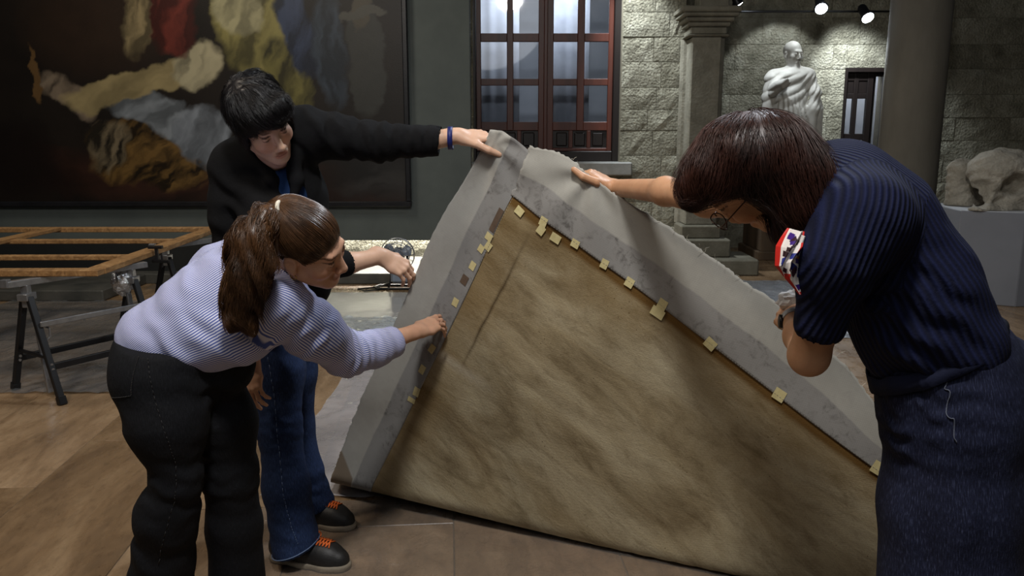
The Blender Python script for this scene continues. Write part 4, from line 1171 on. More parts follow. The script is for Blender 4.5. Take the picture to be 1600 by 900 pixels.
film('plastic_sheet', -1.78, -.4, 6.25, 7.3, .003, 60, 40, .0015, 'smooth grey sheet added for the pale reflecting floor before the floor fan', 54, (.56, .56, .55, 1), .62, .06)  # added sheet, its grey tint paints the floor's pale reflection
film('plastic_sheet', 1.9, 3.05, 5.6, 7.9, .004, 60, 60, .008, 'pale plastic film on the floor in front of the statue bay', 24, (.55, .62, .7, 1), .4)
film('plastic_sheet', -4.4, -1.8, 4.35, 6.9, .004, 90, 90, .01, 'dark grey plastic film on the floor under the trestles', 34, (.3, .31, .32, 1), .3)  # dark grey tint over the slabs near the trestles
# ============================================================ PEOPLE
def skin_mat(name, c1, c2):
    t = NT(name); co = t.coord('Object'); n = t.noise(18, 5, .6, co)
    c = t.ramp(n, [(.3, c1), (.7, c2)])
    tint = t.attr('tint', 'Color')
    c = t.mix(1.0, c, tint, 'MULTIPLY')
    t.set(c, .48, 0, .4, t.noise(260, 3, .6, co), .12, .002)
    t.b.inputs['Subsurface Weight'].default_value = .12
    t.b.inputs['Subsurface Radius'].default_value = (.012, .005, .003)
    return t.m
def hair_mat(name, c1, c2, c3, rough=.36):
    t = NT(name); co = t.coord('Object'); n = t.noise(60, 4, .6, co); oi = t.noise(7, 3, .6, co)
    c = t.mix(.5, t.ramp(n, [(.3, c1), (.55, c2), (.8, c3)]), t.ramp(oi, [(.3, c1), (.7, c3)]))
    t.set(c, rough, 0, .45); return t.m
def face_tint(c, f, u, k=1.0, lips=(.95, .76, .72), brow=(.2, .15, .12)):
    r, f, u = frame(f, u)
    def fn(V):
        l = (V - np.array(c)) @ np.stack([r, f, u], 1) / k; x, y, z = l.T; col = np.ones((len(V), 4))
        def m(cond, cc, a=1.0):
            w = np.clip(cond, 0, 1)[:, None] * a; col[:, :3] = col[:, :3] * (1 - w) + np.array(cc) * w
        fr = y > .05
        m(np.where(fr, 1.6 - ((np.abs(x) - .042) / .026) ** 2 - ((z + .035) / .025) ** 2, 0) , (1.06, .84, .78), .5)
        m(np.where((y > .078), (1 - (x / .024) ** 2 - ((z + .0775) / .0125) ** 2) * 4, 0), lips)
        m(np.where(y > .07, (1 - (x / .025) ** 2 - ((z + .0762 - 6 * x * x) / .0022) ** 2) * 4, 0), (.5, .26, .24))
        m(np.where(fr, (1 - ((np.abs(x) - .031) / .014) ** 2 - ((z + .004) / .004) ** 2) * 4, 0), (.5, .36, .3))
        m(np.where(fr, (1 - ((np.abs(x) - .031) / .0065) ** 2 - ((z + .004) / .0035) ** 2) * 5, 0), (.12, .08, .06))
        m(np.where(fr, (1 - ((np.abs(x) - .031) / .0175) ** 2 - ((z - .0075) / .0032) ** 2) * 4, 0), (.14, .1, .09))
        m(np.where(fr, (1 - ((np.abs(x) - .033) / .021) ** 2 - ((z - .0235 + 8 * (np.abs(x) - .033) ** 2) / .0045) ** 2) * 3, 0), brow, .9)
        m(np.where(y > .085, (1 - ((np.abs(x) - .0075) / .004) ** 2 - ((z + .053) / .003) ** 2) * 4, 0), (.35, .2, .18))
        return col
    return fn
def hand(S, wrist, d, back, side, curl, thumb, size=1.0, spread=.06, rw=.025):
    """side=+1 right hand, -1 left hand; curl = 4 triples of joint bends (rad); thumb = joints in (d, thumb side, palm)"""
    d = nrm(d); b = np.array(back, float); b = nrm(b - d * (b @ d)); s = np.cross(b, d) * side; n = -b
    W = lambda x, y, z: np.array(wrist) + (d * x + s * y + n * z) * size
    kn = [(.088, .028, 0), (.093, .0095, -.003), (.088, -.0095, -.002), (.078, -.027, .001)]
    ln = [(.041, .025, .021), (.045, .028, .022), (.041, .026, .022), (.032, .02, .019)]
    rd = [.0087, .0089, .0084, .0074]
    S.cone(W(-.02, 0, 0), W(.012, 0, 0), rw * size, .023 * size, .015, n, 1.25)
    for i, (x, y, z) in enumerate(kn):
        S.cone(W(.012, y * .5, .003), W(x * .62, y * .86, .004), .0165 * size, .0135 * size, .012)
        S.cone(W(x * .62, y * .86, .004), W(x, y, z), .0135 * size, .0104 * size, .009)
        sp = spread * (1.2, .25, -.6, -1.5)[i]; dd = nrm(d + s * sp)
        a = 0; p = np.array((x, y, z), float); pw = W(*p)
        for j in range(3):
            a += curl[i][j]; v = dd * math.cos(a) + n * math.sin(a)
            q = pw + v * ln[i][j] * size
            r0 = rd[i] * (1, .93, .86, .72)[j]; r1 = rd[i] * (1, .93, .86, .74)[j + 1]
            S.cone(pw, q, r0 * size, r1 * size, .0035); S.sph(pw, r0 * 1.06 * size, .003); pw = q
    S.cone(W(.016, .016, .008), W(*thumb[0]), .017 * size, .0125 * size, .012)
    for a_, b_, r0, r1 in zip(thumb, thumb[1:], (.0132, .0118), (.0118, .0095)): S.cone(W(*a_), W(*b_), r0 * size, r1 * size, .004)
    return W
def shoe(root, heel, toe, label=None):
    heel, toe = np.array(heel, float), np.array(toe, float); heel[2] = toe[2] = 0
    d = nrm(toe - heel); L = np.linalg.norm(toe - heel); s = np.array([-d[1], d[0], 0]); z = np.array([0, 0, 1.])
    W = lambda x, y, h: heel + d * x * L + s * y + z * h
    U = Sdf()
    U.chain([W(.1, 0, .045), W(.45, 0, .045), W(.75, 0.003, .036), W(.9, .0, .03)], [.038, .04, .044, .034], .03)
    U.chain([W(.12, 0, .075), W(.28, 0, .085)], [.035, .036], .03); U.cone(W(.3, 0, .08), W(.62, 0, .05), .036, .034, .03)
    U.plane(W(0, 0, .02), (0, 0, -1)); U.plane(W(0, 0, .108), (0, 0, 1))
    sh = sdf_obj('shoe', U, .005, M_SHOE, root)
    B = Sdf()
    B.chain([W(.1, 0, .012), W(.45, 0, .012), W(.75, 0.003, .012), W(.9, 0, .014)], [.04, .0405, .0475, .04], .03)
    B.plane(W(0, 0, .001), (0, 0, -1)); B.plane(W(0, 0, .024), (0, 0, 1))
    so = sdf_obj('sole', B, .005, M_SOLE, sh); 
    so.matrix_parent_inverse = Matrix.Identity(4)
    V = None
    bm = bmesh.new()
    for i in range(5):
        x = .6 + i * .04
        for e in (-1, 1):
            a, b = U.project(np.array([W(x, -e * .022, .082), W(x + .045, e * .022, .082)]), .003, 8)
            m = U.project(((a + b) / 2)[None] + np.array([[0, 0, .01]]), .004, 6)[0]
            tube(bm, [a, m, b], .0026, 5)
    k = U.project(np.array([W(.6, 0, .1)]), .006, 8)[0]
    for e in (-1, 1): tube(bm, [k, k + s * e * .02 + z * .012, k + s * e * .034 - z * .002, k + s * e * .012 + d * .01], .0024, 5)
    for v in bm.verts: v.co -= Vector(root.location)
    bm_obj('laces', bm, M_LACE, sh, True)
    return sh
M_SHOE = simple('black_leather_shoe', lin(22, 22, 23), lin(36, 35, 35), 30, .5, bump=.1)
M_SOLE = simple('putty_rubber', lin(120, 110, 96), lin(138, 128, 112), 30, .7)
M_LACE = simple('orange_lace', lin(200, 92, 34), lin(220, 110, 48), 80, .7)
def denim(name, c1, c2, c3, rough=.85, fade=.5):
    t = NT(name); cl = t.attr('cloth'); co = t.coord('Object')
    mp = t.n('ShaderNodeMapping'); t.l(cl, mp.inputs[0]); mp.inputs['Scale'].default_value = (420, 60, 1)
    th = t.noise(1, 3, .6, mp.outputs[0]); big = t.noise(6, 4, .6, co)
    c = t.ramp(th, [(.3, c1), (.55, c2), (.8, c3)]); c = t.mix(fade, c, t.ramp(big, [(.3, (.6, .6, .62, 1)), (.75, (1.35, 1.35, 1.3, 1))]), 'MULTIPLY')
    t.set(c, rough, 0, .2, t.math('ADD', th, t.math('MULTIPLY', t.noise(22, 4, .6, co), 1.4)), .35, .006); return t.m

# ------------------------------------------------------------ woman in the striped shirt
HA, FA, UA = P(479, 381, 2.09), (.90, -.12, -.34), (.18, -.60, .76)
pa = thing('person', 'woman in a striped shirt and black jeans with a ponytail, touching the linen border', 'person', (float(P(290, 600, 2.15)[0]), 2.15, 0))
M_SKA = skin_mat('fair_skin', lin(196, 150, 122), lin(210, 165, 138))
wr = P(653, 517, 2.60); el = P(540, 553, 2.36); shn = P(430, 470, 2.1); shf = P(398, 400, 2.38)
S = Sdf()
L = head(S, HA, FA, UA)
S.chain([L(0, -.03, -.05), P(448, 412, 2.2), P(425, 432, 2.22)], [.052, .05, .07], .03)
S.chain([P(425, 432, 2.22), P(360, 470, 2.18), P(290, 540, 2.13), P(290, 585, 2.14)], [.08, .09, .09, .1], .05)
S.chain([shn, el, P(585, 541, 2.46), wr], [.05, .036, .036, .024], .02)
tip = P(708, 492, 2.75)
dA = nrm(tip - wr)
hand(S, wr, dA, (-.3, -.82, .5), 1, [(.1, .2, .1), (.3, .4, .3), (.4, .5, .3), (.5, .5, .3)], [(.05, .042, .016), (.085, .05, .026), (.108, .044, .034)], .98)
wl = P(393, 566, 2.42)
S.chain([shf, P(402, 480, 2.46), wl], [.05, .036, .024], .02)
hand(S, wl, (0, .0, -1), (-.45, -.85, 0), -1, [(.2, .3, .2), (.25, .35, .2), (.3, .4, .2), (.35, .4, .3)], [(.045, .04, .014), (.075, .046, .022), (.098, .044, .026)], .95)
sdf_obj('body', S, .004, M_SKA, pa, None, 1, {'tint': face_tint(HA, FA, UA, 1, (.95, .76, .72), (.2, .14, .11))})
# shirt
def stripe_mat():
    t = NT('striped_cotton'); cl = t.attr('cloth'); x, y, z = t.sep(cl)
    w = t.math('FRACT', t.math('MULTIPLY', x, 185.0)); st = t.ramp(w, [(.0, (1, 1, 1, 1)), (.38, (1, 1, 1, 1)), (.5, (0, 0, 0, 1)), (.88, (0, 0, 0, 1)), (1.0, (1, 1, 1, 1))])
    n = t.noise(30, 4, .6, t.coord('Object'))
    c = t.mix(st, lin(82, 98, 166), lin(214, 214, 230)); t.set(c, .8, 0, .2, n, .25, .006); return t.m
M_SHIRT = stripe_mat()
W0, W1, W2, W3 = P(258, 533, 2.12), P(330, 492, 2.16), P(392, 450, 2.2), P(425, 430, 2.22)
sax = nrm(W2 - W0)
cuff = P(617, 533, 2.52)
wa = add_warps(folds(P(270, 535, 2.02), sax, .06, .003, .14), folds(P(350, 540, 2.02), sax + np.array([0, 0, .8]), .065, .003, .12, 1),
               folds(el, nrm(cuff - el), .038, .006, .1), folds(P(470, 510, 2.15), (1, .2, -.8), .05, .006, .1, 2), folds(P(310, 430, 2.12), sax, .07, .0025, .14, .6))
S = Sdf(wa)
S.chain([W0, W1, W2], [.108, .132, .128], .06); S.cone(W2, W3, .128, .09, .06)
S.cone(P(300, 536, 2.08), P(375, 520, 2.1), .075, .09, .05)
S.cone(P(236, 526, 2.12), P(285, 528, 2.14), .086, .104, .04)
S.cone(shf, P(350, 430, 2.3), .075, .1, .06); S.cone(shf, P(402, 470, 2.45), .075, .06, .04); S.cone(P(402, 470, 2.45), P(396, 535, 2.43), .055, .045, .03)
S.chain([shn, P(488, 515, 2.22), el, P(585, 545, 2.45), cuff], [.083, .079, .063, .053, .047], .04)
S.cone(P(612, 535, 2.505), cuff, .052, .05, .008)
S.plane(cuff, nrm(cuff - P(585, 545, 2.45)))
S.cone(P(440, 425, 2.19), P(452, 410, 2.19), .066, .062, .015)                                      # collar
S.cone(P(448, 412, 2.2), P(468, 398, 2.18), .056, .056, .006, neg=True)
cq = nrm(cuff - P(585, 545, 2.45)); S.cone(cuff - cq * .02, cuff + cq * .05, .039, .041, .004, neg=True)
seamA = (0, 1, -.3)
shirt = sdf_obj('shirt', S, .005, M_SHIRT, pa, [([W0 - sax * .2, W1, W3 + sax * .1], .13, seamA), ([shn + (shn - el) * .5, el, cuff], .06, (0, 1, .2)), ([shf, P(396, 535, 2.43)], .06, (0, 1, 0))], 1)
# jeans
M_JBLK = denim('black_denim', lin(10, 11, 14), lin(17, 18, 22), lin(31, 32, 37), fade=.4)
hipn, hipf = P(250, 592, 2.06), P(318, 590, 2.24)
kn, kf = P(277, 750, 2.03), P(360, 742, 2.2)
an, af = P(250, 925, 2.1), P(372, 925, 2.24)
up_ = np.array([0, 0, 1.])
wj = add_warps(folds(P(330, 590, 2.08), (.4, 0, 1), .06, .004, .12), folds(kn, (.4, 0, 1), .06, .005, .09), folds(kf, (.1, 0, 1), .06, .004, .09, 1), folds(P(250, 860, 2.05), (.5, 0, 1), .1, .005, .14), folds(P(200, 650, 2.05), (.8, 0, 1), .07, .003, .1))
S = Sdf(wj)
S.cone(P(243, 585, 2.08), P(285, 590, 2.18), .112, .118, .05); S.cone(P(262, 558, 2.1), P(345, 568, 2.17), .108, .095, .05); S.cone(P(232, 548, 2.12), P(262, 548, 2.12), .085, .1, .05)
S.chain([hipn, P(262, 660, 2.04), kn, P(262, 800, 2.05), an], [.112, .1, .058, .078, .093], .04)
S.chain([hipf, P(348, 660, 2.2), kf, P(366, 820, 2.22), af], [.105, .092, .074, .076, .085], .035)
S.plane((0, 0, .03), (0, 0, -1)); S.plane(P(190, 524, 2.1), (.12, -.1, .99))
jeans = sdf_obj('jeans', S, .006, M_JBLK, pa, [([hipn + up_ * .15, kn, an], .1, (0, 1, 0)), ([hipf + up_ * .15, kf, af], .09, (0, 1, 0))], 1)
M_STI = simple('grey_stitching', lin(38, 37, 37), lin(48, 46, 45), 60, .8)
seam_line('side_seam', S, [P(226, 553, 1.95), P(238, 620, 1.93), P(262, 690, 1.93), P(278, 745, 1.93), P(268, 810, 1.93), P(240, 900, 1.95)], .0008, M_STI, jeans, dash=True).matrix_parent_inverse = Matrix.Identity(4)
seam_line('pocket_seam', S, [P(208, 548, 1.95), P(200, 585, 1.93), P(198, 622, 1.93), P(182, 618, 2.0)], .0011, M_STI, jeans, dash=True)
for c_ in jeans.children: c_.location = (0, 0, 0)
for e_, (hx, tx) in enumerate((((an[0] - .07, an[1] - .02), (an[0] + .17, an[1] - .1)), ((af[0] - .07, af[1]), (af[0] + .17, af[1] - .06)))):
    shoe(pa, hx + (0,), tx + (0,))
# hair with a ponytail
M_HAIRA = hair_mat('brown_hair', lin(34, 23, 16), lin(64, 43, 28), lin(122, 84, 52))
rA, fA, uA = frame(FA, UA); RA = np.stack([rA, fA, uA], 1)
tieA = P(440, 328, float((np.array(HA) - fA * .088 + uA * .108)[1]))
S = Sdf()
S.ell(L(0, -.014, .036), (.08, .1, .09), RA, .02); S.ell(L(0, -.06, .06), (.06, .055, .06), RA, .03); S.cone(L(0, -.06, .06), tieA, .036, .010, .015)
S.ell(L(0, .115, -.07), (.1, .085, .122), RA, .012, True)
for e in (-1, 1): S.ell(L(e * .094, .004, -.02), (.036, .034, .044), RA, .01, True)
capA = S
ptl = [tieA, P(415, 338, 2.0), P(396, 372, 1.97), P(388, 418, 1.96), P(378, 462, 1.96), P(374, 492, 1.97), P(388, 506, 1.97)]
S2 = Sdf(lambda X: .006 * np.sin(X[:, 2] * 55 + 6 * np.sin(X[:, 0] * 30)) + .004 * np.sin(X[:, 0] * 130 + 9 * X[:, 2])); S2.chain(ptl, [.009, .028, .041, .045, .039, .032, .012], .012); S2.chain([P(408, 360, 2.0), P(402, 410, 2.0), P(392, 440, 2.0)], [.03, .035, .02], .03); S2.chain([P(398, 350, 2.0), P(372, 378, 2.0), P(362, 400, 2.02)], [.02, .02, .012], .02)
H = Sdf(); H.p = S.p + S2.p; H.warp = None
V, F = polygonize(H, .005); V = smooth_mesh(V, F, 2)
r_ = np.random.default_rng(3)
parts = [(V, F)]
capr = V[(S(V) < .004) & (np.linalg.norm(V - tieA, axis=1) > .014)]; capr = capr[r_.choice(len(capr), 2600)]
def nrm_rows(v): return v / np.maximum(np.linalg.norm(v, axis=1, keepdims=True), 1e-9)
parts.append(strands(S, capr, lambda X: nrm_rows(tieA - X), 14, .011, .0005, .003, .0008, r=r_, jitter=.05))
pts_ = np.array(ptl)
def pony_flow(X):
    i = np.argmin(np.linalg.norm(X[:, None] - pts_[None, :-1], axis=2), 1); return nrm_rows(pts_[i + 1] - pts_[i] + 0 * X)
pr = V[(S2(V) < .004)]; pr = pr[r_.choice(len(pr), 2600)]
parts.append(strands(S2, pr, pony_flow, 13, .014, .0, .008, .0008, r=r_, jitter=.35, lift=.014, curl=.4))
def join_parts(parts):
    Vs, Fs, o = [], [], 0
    for v, f in parts: Vs.append(v); Fs.append(f + o); o += len(v)
    return np.concatenate(Vs), np.concatenate(Fs)
V, F = join_parts(parts)
hairA = link('hair', np_mesh('hair', V - np.array(pa.location), F, [M_HAIRA], True), pa)
bm = bmesh.new(); td = nrm(ptl[1] - tieA); q = Vector((1, -.1, .15)).to_track_quat('Z', 'Y').to_matrix()
tube(bm, [Vector(P(438, 327, tieA[1] - .016)) + q @ Vector((math.cos(a) * .0185, math.sin(a) * .0185, 0)) - pa.location for a in np.linspace(0, 2 * math.pi, 20, endpoint=False)], .0055, 8, True)
bm_obj('hair_tie', bm, simple('cream_elastic', lin(216, 208, 190), lin(226, 220, 204), 40, .7), hairA, True)
bm = bmesh.new(); ec = L(.078, .004, -.052); tube(bm, [Vector(ec) + Vector(fA * math.cos(a) * .009 + uA * math.sin(a) * .009) - pa.location for a in np.linspace(0, 2 * math.pi, 16, endpoint=False)], .0012, 5, True)
bm_obj('earring', bm, simple('gold', lin(190, 150, 70), lin(200, 160, 80), 10, .25, metal=.9, bump=0), pa, True)

# ------------------------------------------------------------ woman in the black jacket
HB, FB, UB = P(408, 189, 2.46), (.655, -.60, -.50), (-.07, -.62, .80)
pb = thing('person', 'standing woman with short black hair in a black jacket, holding up the canvas corner', 'person', (float(P(450, 860, 2.62)[0]), 2.66, 0))
M_SKB = skin_mat('pale_skin', lin(204, 164, 138), lin(218, 178, 152))
YHB = float(canvas_pos(*[np.array([v]) for v in mat_pq(772, 216)])[0, 1]) + .026
shl, shr = P(476, 207, 2.6), P(372, 262, 2.58)
ell, cfl, wrl = P(590, 222, (2.62 + YHB) / 2), P(686, 220, YHB), P(716, 212, YHB)
elr, cfr, wrr = P(462, 418, 2.56), P(538, 412, 2.64), P(596, 400, 2.72)
S = Sdf()
L = head(S, HB, FB, UB, .96)
S.chain([L(0, -.025, -.05), P(428, 246, 2.57), P(425, 262, 2.61)], [.05, .05, .05], .03)
S.chain([P(425, 266, 2.62), P(430, 340, 2.66), P(438, 440, 2.7)], [.07, .09, .1], .04, (1, 0, 0), .75)
S.chain([shl, ell, P(660, 222, YHB), wrl], [.05, .037, .036, .0255], .02)
nB = -NP_
hand(S, wrl, nrm(P(765, 212, YHB + .02) - wrl), (.12, -.4, .9), -1, [(.55, .8, .3), (.6, .8, .3), (.6, .8, .3), (.6, .8, .3)], [(.055, .048, .008), (.092, .066, .02), (.128, .07, .034)], 1.0, .03)
S.chain([shr, elr, P(545, 411, 2.65), wrr], [.05, .04, .034, .0265], .02)
hand(S, wrr, (.80, .18, -.5), (.35, -.72, .62), 1, [(.75, .35, .15), (.62, .5, .2), (.6, .5, .2), (.6, .55, .25)], [(.05, .04, .018), (.08, .044, .034), (.1, .036, .05)], 1.02, .05)
sdf_obj('body', S, .004, M_SKB, pb, None, 1, {'tint': face_tint(HB, FB, UB, .96, (.95, .74, .7), (.16, .12, .1))})
M_JACK = NT('black_jersey'); M_JACK.set(M_JACK.ramp(M_JACK.noise(9, 4, .6, M_JACK.coord()), [(.3, lin(13, 13, 14)), (.7, lin(21, 21, 23))]), .9, 0, .15, M_JACK.noise(50, 5, .65, M_JACK.coord()), .3, .006); M_JACK = M_JACK.m
wb = add_warps(folds(ell, (1, 0, .2), .05, .006, .11), folds(P(510, 205, 2.55), (1, 0, .6), .06, .006, .1), folds(P(400, 330, 2.55), (.5, 0, 1), .08, .006, .16), folds(P(660, 222, 2.6), (1, 0, 0), .035, .003, .06))
S = Sdf(wb)
S.chain([P(424, 252, 2.62), P(428, 310, 2.66), P(434, 380, 2.69), P(440, 442, 2.7)], [.108, .122, .124, .13], .06, (1, 0, 0), .76)
S.cone(P(420, 238, 2.62), shl, .075, .075, .05); S.cone(P(415, 245, 2.62), shr, .075, .08, .05)
S.chain([P(368, 268, 2.6), P(366, 330, 2.6), P(372, 395, 2.62)], [.072, .07, .075], .05)
S.chain([shl, P(530, 214, 2.63), ell, cfl], [.08, .066, .058, .05], .04)
S.chain([shr, P(415, 340, 2.52), elr, cfr], [.075, .066, .056, .045], .03)
S.plane(cfl + np.array([0.004, 0, 0]), (1, 0, -.12))
S.cone(cfl - np.array([.02, 0, 0]), cfl + np.array([.05, 0, .01]), .039, .042, .004, neg=True)
dcr = nrm(wrr - cfr); S.cone(cfr + dcr * .03, cfr + dcr * .1, .036, .05, .004, neg=True)
S.cone(P(430, 246, 2.55), P(424, 215, 2.49), .05, .058, .01, neg=True)
S.cone(P(440, 262, 2.48), P(450, 318, 2.48), .023, .010, .01, neg=True); 
S.chain([P(404, 250, 2.54), P(424, 285, 2.52), P(446, 330, 2.52)], [.022, .02, .012], .015); S.chain([P(458, 240, 2.53), P(464, 280, 2.53), P(454, 330, 2.52)], [.022, .02, .012], .015)
jk = sdf_obj('jacket', S, .0055, M_JACK, pb, None, 1)
S = Sdf(); S.chain([P(431, 264, 2.594), P(433, 300, 2.612), P(436, 360, 2.64)], [.078, .094, .097], .04, (1, 0, 0), .85)
t = NT('blue_knit'); t.set(t.ramp(t.noise(14, 4, .6, t.coord()), [(.3, lin(20, 42, 78)), (.7, lin(28, 58, 100))]), .8, 0, .2, t.noise(60, 4, .6, t.coord()), .3, .006)
S.cone(P(430, 246, 2.56), P(426, 225, 2.52), .055, .06, .006, neg=True)
sdf_obj('top', S, .006, t.m, pb, None, 1)
M_JBLU = denim('blue_denim', lin(22, 33, 58), lin(35, 51, 86), lin(62, 82, 120), fade=.6)
M_STIB = simple('pale_blue_stitching', lin(84, 102, 136), lin(100, 120, 152), 60, .8)
hn, hf = P(424, 505, 2.63), P(452, 495, 2.8)
kn, kf = P(437, 670, 2.56), P(462, 662, 2.82)
an, af = P(464, 862, 2.51), P(496, 800, 2.82)
wj = add_warps(folds(kn, (0, .2, 1), .045, .003, .09), folds(P(440, 520, 2.6), (.5, 0, 1), .06, .003, .12), folds(P(480, 770, 2.8), (.25, 0, 1), .055, .005, .09), folds(P(458, 820, 2.5), (.3, 0, 1), .07, .003, .1))
S = Sdf(wj)
S.cone(P(432, 462, 2.68), P(446, 462, 2.74), .14, .135, .05)
S.chain([hn, P(434, 580, 2.6), kn, P(447, 760, 2.53), an], [.104, .086, .069, .074, .082], .035)
S.chain([hf, P(458, 580, 2.8), kf, P(474, 735, 2.82), af], [.095, .082, .064, .068, .077], .03)
S.plane((an[0], an[1], .062), (.35, 0, -1)); S.plane((af[0], af[1], .055), (.1, 0, -1))
jb = sdf_obj('jeans', S, .0055, M_JBLU, pb, [([hn + up_ * .15, kn, an], .09, (0, 1, 0)), ([hf + up_ * .15, kf, af], .08, (0, 1, 0))], 1)
seam_line('side_seam', S, [P(408, 520, 2.5), P(424, 620, 2.46), P(432, 700, 2.43), P(441, 780, 2.42), P(455, 828, 2.42), P(468, 855, 2.42)], .0009, M_STIB, jb, dash=True)
bm = bmesh.new()
rr = .0835
hem = [np.array([an[0], an[1], .072]) + np.array([math.cos(a) * rr, math.sin(a) * rr, .35 * rr * math.cos(a)]) for a in np.linspace(0, 2 * math.pi, 40, endpoint=False)]
hem = S.project(np.array(hem), .001); tube(bm, [h - np.array(pb.location) for h in hem], .002, 5, True); bm_obj('hem', bm, M_STIB, jb, True)
shoe(pb, G(428, 872), G(543, 889)); shoe(pb, G(452, 812), G(551, 826))
M_HAIRB = hair_mat('black_hair', lin(9, 8, 9), lin(18, 16, 17), lin(38, 34, 36), .42)
rB, fB, uB = frame(FB, UB); RB = np.stack([rB, fB, uB], 1)
S = Sdf()
S.warp = lambda X: .005 * np.sin((X @ rB) * 75 + 4 * np.sin((X @ fB) * 40)) * np.clip((HB[2] + .12 - X[:, 2]) * -8 + .9, .15, 1)
S.ell(L(0, -.02, .043), (.083, .106, .09), RB, .02); S.ell(L(-.03, -.08, .03), (.07, .06, .075), RB, .03); S.ell(L(0, -.07, -.03), (.062, .045, .06), RB, .03)
S.ell(L(-.02, .058, .066), (.062, .045, .038), RB, .02)
S.ell(L(.028, .124, -.064), (.098, .08, .108), RB, .012, True)
for e in (-1, 1): S.cone(L(e * .074, .02, .02), L(e * .074, .024, -.035), .014, .007, .01)
V, F = polygonize(S, .005); V = smooth_mesh(V, F, 2); r_ = np.random.default_rng(8)
crB = L(.02, -.05, .12)
rt = V[r_.choice(len(V), 3600)]
fl = lambda X: nrm_rows(nrm_rows(X - crB) + .35 * fB - .35 * uB)
parts = [(V, F), strands(S, rt, fl, 8, .011, .0005, .005, .0008, r=r_, jitter=.4, lift=.014)]
V, F = join_parts(parts); link('hair', np_mesh('hair', V - np.array(pb.location), F, [M_HAIRB], True), pb)
# blue watch strap
def strap(name, c, axis, r, width, mat, parent, flat=1.0, thick=.003):
    q = Vector(nrm(axis)).to_track_quat('Z', 'Y').to_matrix(); bm = bmesh.new(); n = 28
    rings = []
    for zz, rr in ((-width / 2, r), (-width / 2, r + thick), (width / 2, r + thick), (width / 2, r)):
        rings.append([bm.verts.new(Vector(c) - parent.location + q @ Vector((math.cos(k * 2 * math.pi / n) * rr, math.sin(k * 2 * math.pi / n) * rr * flat, zz))) for k in range(n)])
    for i in range(4):
        A, B = rings[i], rings[(i + 1) % 4]
        for k in range(n): bm.faces.new((A[k], A[(k + 1) % n], B[(k + 1) % n], B[k]))
    return bm_obj(name, bm, mat, parent, True)
M_STRAP = simple('navy_rubber', lin(22, 30, 92), lin(30, 40, 110), 20, .45)
wc = P(704, 216, YHB)
ax = nrm(wrl - cfl) + np.array([0.0, 0, -.25])
wb_ = strap('wrist_band', wc, ax, .0345, .016, M_STRAP, pb)

# ------------------------------------------------------------ woman in the navy knit top
HC, FC, UC = P(1174, 268, 1.62), (-.45, .50, -.74), (-.82, -.06, .46)
pc = thing('person', 'woman with glasses and a reddish brown bob in a navy ribbed short sleeved top', 'person', (float(P(1480, 600, 1.62)[0]), 1.62, 0))
M_SKC = skin_mat('tan_skin', lin(186, 138, 104), lin(204, 156, 120))
shn, shf = P(1350, 342, 1.46), P(1238, 322, 1.84)
eln, wrn = P(1264, 556, 1.53), P(1240, 497, 1.74)
YHC = float(canvas_pos(*[np.array([v]) for v in mat_pq(930, 275)])[0, 1]) + .026
elf, wrf = P(1105, 313, 2.06), P(962, 293, YHC)
S = Sdf()
L = head(S, HC, FC, UC)
S.chain([L(0, -.03, -.05), P(1272, 296, 1.63), P(1310, 315, 1.62)], [.054, .055, .075], .03)
S.chain([P(1310, 315, 1.62), P(1400, 430, 1.61), P(1465, 545, 1.6)], [.085, .09, .1], .05)
S.chain([shn, P(1285, 480, 1.48), eln], [.052, .043, .037], .02); S.chain([eln, P(1252, 525, 1.64), wrn], [.037, .034, .025], .02)
hand(S, wrn, nrm(P(1222, 486, 1.84) - wrn) , (-.55, -.45, .4), -1, [(.7, .8, .4), (.8, .9, .4), (.9, .9, .4), (.9, .9, .5)], [(.04, .04, .02), (.07, .042, .034), (.09, .03, .046)], .98)
S.chain([shf, elf, P(1040, 299, 2.24), wrf], [.05, .039, .036, .026], .03)
hand(S, wrf, nrm(P(926, 271, YHC + .03) - wrf), (.25, -.18, .95), 1, [(.7, .9, .4), (.7, .9, .4), (.7, .9, .4), (.7, .9, .4)], [(.05, .05, .004), (.092, .07, .006), (.13, .07, .002)], 1.0, .03)
sdf_obj('body', S, .004, M_SKC, pc, None, 1, {'tint': face_tint(HC, FC, UC, 1, (.9, .66, .6), (.2, .12, .1))})
def rib_mat():
    t = NT('navy_rib_knit'); x, y, z = t.sep(t.attr('cloth'))
    w = t.math('MULTIPLY', t.math('ADD', t.math('SINE', t.math('MULTIPLY', x, 560.0)), 1.0), .5)
    c = t.mix(w, lin(12, 15, 35), lin(21, 27, 58)); n = t.noise(160, 3, .6, t.coord())
    t.set(c, .85, 0, .2, t.math('ADD', w, t.math('MULTIPLY', n, .4)), .6, .006); return t.m
M_RIB = rib_mat()
W0, W1, W2, W3 = P(1462, 532, 1.6), P(1408, 440, 1.62), P(1350, 345, 1.63), P(1312, 300, 1.63)
hemn = P(1281, 507, 1.475)
wk = add_warps(folds(P(1420, 500, 1.5), (.5, 0, 1), .06, .006, .13), folds(P(1335, 430, 1.5), (.6, 0, 1), .06, .004, .1))
S = Sdf(wk)
S.chain([W0, W1, W2, W3], [.122, .122, .115, .085], .06, (0, 1, 0), .78)
S.cone(P(1420, 520, 1.56), P(1400, 540, 1.58), .1, .07, .05)
S.cone(W3, shn, .085, .075, .06); S.cone(W3, shf, .085, .075, .05)
S.chain([shn, P(1306, 410, 1.45), hemn], [.066, .059, .048], .06); S.cone(shf, P(1185, 316, 1.92), .07, .055, .03)
dh = nrm(hemn - P(1306, 410, 1.45))
S.cone(hemn - dh * .015, hemn + dh * .1, .038, .04, .003, neg=True)
